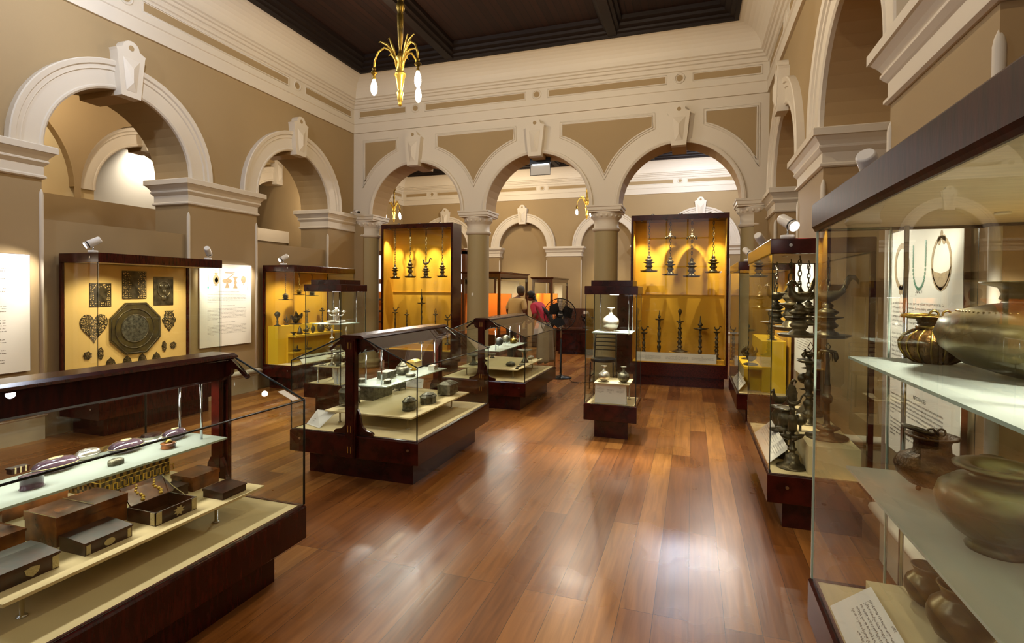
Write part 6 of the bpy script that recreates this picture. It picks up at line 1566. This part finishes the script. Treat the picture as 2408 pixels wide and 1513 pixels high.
t = thing('ladder_back_chair', 'black metal ladder-back chair with a padded seat behind the central tower case', 'chair', (-1.36, 8.72, 0))
ch = MB(); ch.tube([(0, 0, .0)] * 1 + [(0, 0, .01)], .01, 4) if False else None
for sx_ in (-1, 1):
    l = MB(); l.tube([(sx_ * .19, -.19, 0), (sx_ * .18, -.17, .44)], .011, 8); l.build('leg', M['black'], t, local=True)
    l = MB(); l.tube([(sx_ * .19, .21, 0), (sx_ * .18, .18, .44), (sx_ * .175, .20, .66), (sx_ * .17, .25, .86)], .011, 8); l.build('leg', M['black'], t, local=True)
b = MB(); b.prism([(.21 * cos(a) if abs(cos(a)) < .9 else .20 * (1 if cos(a) > 0 else -1), .20 * sin(a)) for a in [2 * pi * i / 24 for i in range(24)]], lambda u, v, w: (u, v, w), .435, .485); bevel(b.build('seat', M['blackv'], t, local=True), .012, 3)
b = MB()
for z_ in (.60, .665, .73, .795, .855): 
    yy = .19 + (z_ - .5) * .16; b.tube([(-.175, yy, z_), (0, yy + .015, z_), (.175, yy, z_)], .008, 6)
b.build('back_slats', M['black'], t, local=True)
b = MB(); b.tube([(-.185, -.18, .2), (-.185, .19, .2)], .007, 6); b.tube([(.185, -.18, .2), (.185, .19, .2)], .007, 6); b.build('stretchers', M['black'], t, local=True)

def person_skin(name, joints, edges, mt, parent, sub=2):
    me = bpy.data.meshes.new(name); bm_ = bmesh.new(); ly = bm_.verts.layers.skin.verify()
    vs = [bm_.verts.new(j[:3]) for j in joints]
    for a, b in edges: bm_.edges.new((vs[a], vs[b]))
    for i, j in enumerate(joints):
        vs[i][ly].radius = (j[3], j[3]); vs[i][ly].use_root = (i == 0)
    bm_.to_mesh(me); bm_.free(); me.materials.append(mt)
    o = bpy.data.objects.new(name, me); COL.objects.link(o); o.parent = parent
    s = o.modifiers.new('skin', 'SKIN'); s.use_smooth_shade = True
    q = o.modifiers.new('sub', 'SUBSURF'); q.levels = sub; q.render_levels = sub
    return o
def person(loc, label, rz, lean, height, skin, hair, top, bottom, female=False):
    """figure standing at loc facing local +y; lean bends the trunk forward"""
    t = thing('person', label, 'person', loc, rz); k = height / 1.7
    sl = lambda z: lean * max(0, z - .95)       # forward shift with height
    def P(x, y, z): return (x * k, (y + sl(z)) * k, z * k)
    J = [P(0, 0, .95) + (.13 * k,), P(0, 0, 1.12) + (.12 * k,), P(0, 0, 1.32) + (.135 * k,), P(0, .0, 1.45) + (.055 * k,), P(0, .02, 1.50) + (.052 * k,)]
    J += [P(.16, 0, 1.38) + (.06 * k,), P(.24, .02, 1.15) + (.042 * k,), P(.22, .20, 1.02) + (.033 * k,), P(.19, .27, 1.0) + (.028 * k,)]
    J += [P(-.16, 0, 1.38) + (.06 * k,), P(-.24, .02, 1.15) + (.042 * k,), P(-.22, .20, 1.02) + (.033 * k,), P(-.19, .27, 1.0) + (.028 * k,)]
    J += [P(.09, 0, .88) + (.085 * k,), P(.10, .01, .48) + (.055 * k,), P(.10, -.01, .09) + (.038 * k,), P(.10, .12, .035) + (.032 * k,)]
    J += [P(-.09, 0, .88) + (.085 * k,), P(-.10, .05, .48) + (.055 * k,), P(-.10, .03, .09) + (.038 * k,), P(-.10, .16, .035) + (.032 * k,)]
    E_ = [(0, 1), (1, 2), (2, 3), (3, 4), (2, 5), (5, 6), (6, 7), (7, 8), (2, 9), (9, 10), (10, 11), (11, 12), (0, 13), (13, 14), (14, 15), (15, 16), (0, 17), (17, 18), (18, 19), (19, 20)]
    person_skin('body', J, E_, skin, t)
    hc = Vector(P(0, .05, 1.60)); r = .085 * k
    hd = MB(); hd.lathe([(.03 * k, -.118 * k), (.055 * k, -.10 * k), (.072 * k, -.06 * k), (.080 * k, 0), (.076 * k, .05 * k), (.055 * k, .09 * k), (.001, .108 * k)], hc, 20, sy=1.15)
    hd.tube([hc + Vector((0, .088 * k, .015 * k)), hc + Vector((0, .112 * k, -.015 * k)), hc + Vector((0, .09 * k, -.028 * k))], [.006 * k, .014 * k, .008 * k], 8)
    for s_ in (-1, 1): hd.ball(hc + Vector((s_ * .082 * k, 0, -.005 * k)), .022 * k, 8, sx=.4, sz=1.3)
    hd.tube([hc + Vector((-.022 * k, .083 * k, -.055 * k)), hc + Vector((0, .09 * k, -.056 * k)), hc + Vector((.022 * k, .083 * k, -.055 * k))], .006 * k, 6)
    ho = hd.build('head', skin, t, local=True)
    ey = MB()
    for s_ in (-1, 1): ey.ball(hc + Vector((s_ * .03 * k, .086 * k, .012 * k)), .009 * k, 8)
    ey.build('eyes', M['black'], ho, local=True)
    hr = MB(); hr.lathe([(.076 * k, -.055 * k), (.088 * k, -.01 * k), (.088 * k, .05 * k), (.066 * k, .095 * k), (.001, .118 * k)], hc + Vector((0, -.018 * k, .006 * k)), 20, sy=1.12)
    if female:
        hr.ball(hc + Vector((0, -.10 * k, -.03 * k)), .045 * k, 12)
        hr.tube([hc + Vector((0, -.11 * k, -.05 * k)), hc + Vector((.0, -.20 * k, -.22 * k)), Vector(P(0, -.21, 1.2)), Vector(P(0, -.20, .98)), Vector(P(0, -.17, .86))], [.04 * k, .055 * k, .06 * k, .05 * k, .015 * k], 10, flat=.8)
    hr.build('hair', hair, t, local=True)
    # clothes: slightly larger skins over the body
    C_ = [P(0, 0, .90) + (.165 * k,), P(0, 0, 1.12) + (.150 * k,), P(0, 0, 1.33) + (.158 * k,), P(0, 0, 1.42) + (.085 * k,), P(.175, 0, 1.37) + (.078 * k,), P(.245, .015, 1.17) + (.062 * k,), P(-.175, 0, 1.37) + (.078 * k,), P(-.245, .015, 1.17) + (.062 * k,)]
    person_skin('blouse' if female else 'shirt', C_, [(0, 1), (1, 2), (2, 3), (2, 4), (4, 5), (2, 6), (6, 7)], top, t)
    if female:
        s_ = MB(); s_.lathe([(.24 * k, .10 * k), (.235 * k, .16 * k), (.21 * k, .5 * k), (.18 * k, .85 * k), (.15 * k, 1.0 * k)], (0, .02, 0), 28, sy=.85, wob=lambda a, z: 1 + .05 * cos(9 * a)); s_.build('skirt', bottom, t, local=True)
    else:
        T_ = [P(0, 0, .93) + (.15 * k,), P(.09, 0, .86) + (.105 * k,), P(.10, .01, .48) + (.080 * k,), P(.10, -.01, .10) + (.066 * k,), P(-.09, 0, .86) + (.105 * k,), P(-.10, .05, .48) + (.080 * k,), P(-.10, .03, .10) + (.066 * k,)]
        person_skin('trousers', T_, [(0, 1), (1, 2), (2, 3), (0, 4), (4, 5), (5, 6)], bottom, t)
    for s_ in (-1, 1):        # hands: palm, four fingers and a thumb
        hb = Vector(P(s_ * .185, .29, .995)); f_ = MB(); f_.tube([hb, hb + Vector((0, .05 * k, -.01))], [.026 * k, .034 * k], 8, flat=.5)
        for q in range(4):
            b0 = hb + Vector(((q - 1.5) * .016 * k, .05 * k, -.01)); ln = (.05, .06, .058, .045)[q] * k
            f_.tube([b0, b0 + Vector((0, ln * .6, -.012)), b0 + Vector((0, ln * .85, -.035 * k))], [.008 * k, .0075 * k, .005 * k], 6)
        f_.tube([hb + Vector((-s_ * .02 * k, .01, 0)), hb + Vector((-s_ * .045 * k, .035 * k, -.01)), hb + Vector((-s_ * .045 * k, .06 * k, -.02))], [.009 * k, .008 * k, .005 * k], 6)
        f_.build('hand', skin, t, local=True)
    return t
person((-3.60, 10.75, 0), 'grey-haired person in a cream shirt with back turned, looking into a case beyond the arcade', -.35, .35, 1.66, M['skin'], M['hairg'], M['shirt'], M['trous'])
person((-2.90, 10.85, 0), 'person in a pink blouse with a long black ponytail bending forward behind the fan', 1.25, .62, 1.55, M['skin2'], M['hairb'], M['pink'], M['skirt'], True)

# back-room cases
def back_case(x0, x1, y0, y1, zt, label, wood='brown', pz=.5):
    t = thing('framed_display_case', label, 'display case', ((x0 + x1) / 2, (y0 + y1) / 2, 0), group='brown wood-framed cases in the back room')
    MB().box(x0, x1, y0, y1, 0, pz).build('base', M[wood], t)
    c = MB(); c.mould([(x0, y0), (x1, y0), (x1, y1), (x0, y1)], [(-.05, zt - .14), (0, zt - .14), (.0, zt - .05), (.03, zt - .03), (.04, zt), (-.05, zt)], True); c.box(x0, x1, y0, y1, zt - .02, zt - .002); c.build('cornice_cap', M[wood], t)
    for x in (x0, x1 - .06):
        for y in (y0, y1 - .06): MB().box(x, x + .06, y, y + .06, pz, zt - .14).build('corner_post', M[wood], t)
    vpane(t, x0 + .03, y0 + .02, x1 - .03, y0 + .02, pz, zt - .14); vpane(t, x1 - .02, y0 + .03, x1 - .02, y1 - .03, pz, zt - .14)
    MB().box(x0 + .06, x1 - .10, (y0 + y1) / 2, (y0 + y1) / 2 + .04, pz, pz + .98).build('orange_back_screen', M['orange'], t)
    MB().box(x0 + .04, x0 + .07, y0 + .06, y1 - .06, pz, pz + .98).build('orange_side_screen', M['orange'], t)
    MB().box(x0 + .3, x1 - .05, y0 + .02 + (y1 - y0) * .7, y0 + .04 + (y1 - y0) * .7, pz, zt - .2).build('white_text_panel', M['paper'], t)
    spot('case_downlight', ((x0 + x1) / 2, y0 + .2, zt - .16), ((x0 + x1) / 2, (y0 + y1) / 2, pz + .2), 70, 120, .8, (1, .75, .4), .04, t)
    return t
back_case(-5.35, -4.36, 12.0, 14.3, 2.02, 'large brown framed case with orange screens behind the cream-shirted person')
back_case(-4.18, -3.60, 14.1, 16.0, 1.93, 'smaller brown framed case with an orange screen behind the fan')
t = thing('partition_case', 'tall brown framed case with glowing white panes behind the left tall amber case', 'display case', (-7.3, 13.2, 0))
b = MB()
for x in (-8.9, -7.3, -5.75): b.box(x - .05, x + .05, 13.0, 13.4, 0, 2.6)
for z in (.0, .32, 1.72, 2.52): b.box(-8.95, -5.70, 13.0, 13.4, z, z + .13 if z > .5 else z + .1)
b.build('frame', M['brown'], t)
b = MB(); b.box(-8.9, -5.75, 13.15, 13.17, 1.85, 2.52); b.box(-8.9, -5.75, 13.15, 13.17, 1.50, 1.72); b.build('frosted_panes', M['skyd'], t)
MB().box(-8.9, -5.75, 13.16, 13.2, .42, 1.50).build('orange_screen', M['orange'], t)
vpane(t, -8.9, 13.05, -5.75, 13.05, .42, 1.72)
for i, z in enumerate((1.25, .92, .62)):
    b = MB(); b.tube([(-8.75, 13.1, z), (-8.3, 13.09, z + .03), (-7.9, 13.1, z)], [.02, .03, .01], 8)
    solo('weapon', b, M['bronze'], ['upper', 'middle', 'lower'][i] + ' dark metal implement mounted on the orange screen at far left', 'implement', (-8.3, 13.1, z), local=False, group='implements on the orange screen')
spot('screen_light', (-8.0, 12.4, 2.5), (-8.2, 13.15, .9), 30, 120, .8, (1, .8, .5), .05)
# panelled desk with a dark carving
t = thing('panelled_desk', 'dark brown panelled counter beyond the fan', 'counter', (-2.7, 13.2, 0))
b = MB(); b.box(-3.2, -1.6, 12.95, 13.5, .06, .60); b.box(-3.15, -1.65, 13.0, 13.45, 0, .06); b.build('body', M['red'], t)
MB().box(-3.23, -1.57, 12.92, 13.53, .60, .64).build('top', M['brown'], t)
for k in range(3):
    x = -3.1 + k * .5; p = MB(); p.tube([(x, 12.945, .12), (x + .4, 12.945, .12), (x + .4, 12.945, .52), (x, 12.945, .52)], .012, 4, closed=True); p.build('panel_moulding', M['red'], t)
MB().box(-3.15, -1.6, 13.48, 13.53, .64, 1.12).build('back_board', M['brown'], t)
lump('wood_carving', 'black knotted wood carving lying on the panelled counter', 'carving', -2.45, 13.16, .64, .34, .42, 'darkwood', seed=31, n=16)
solo('notice', MB().box(-2.62, -2.50, 13.47, 13.476, .98, 1.06), M['paper'], 'small white notice on the back board of the panelled counter', 'notice', (-2.56, 13.47, 1.02), local=False)
spotlight((-1.05, 9.62 + 1.0, 1.72), (-1.5, 12.0, 1.9), 'white spotlight on the dark box behind the second column', 10, 60)
b = MB(); b.box(-1.5, -1.0, 10.35, 10.85, 0, 1.72); solo('dark_plinth', b, M['red'], 'dark wooden box case behind the second column', 'cabinet', (-1.25, 10.6, 0), local=False)
# picture-like white lights washing the back wall
for x in (-5.6, -2.7, -.4): spot('wall_washer', (x, 16.2, 2.1), (x, 17.7, 1.5), 45, 95, 1, (1, .86, .5), .05)
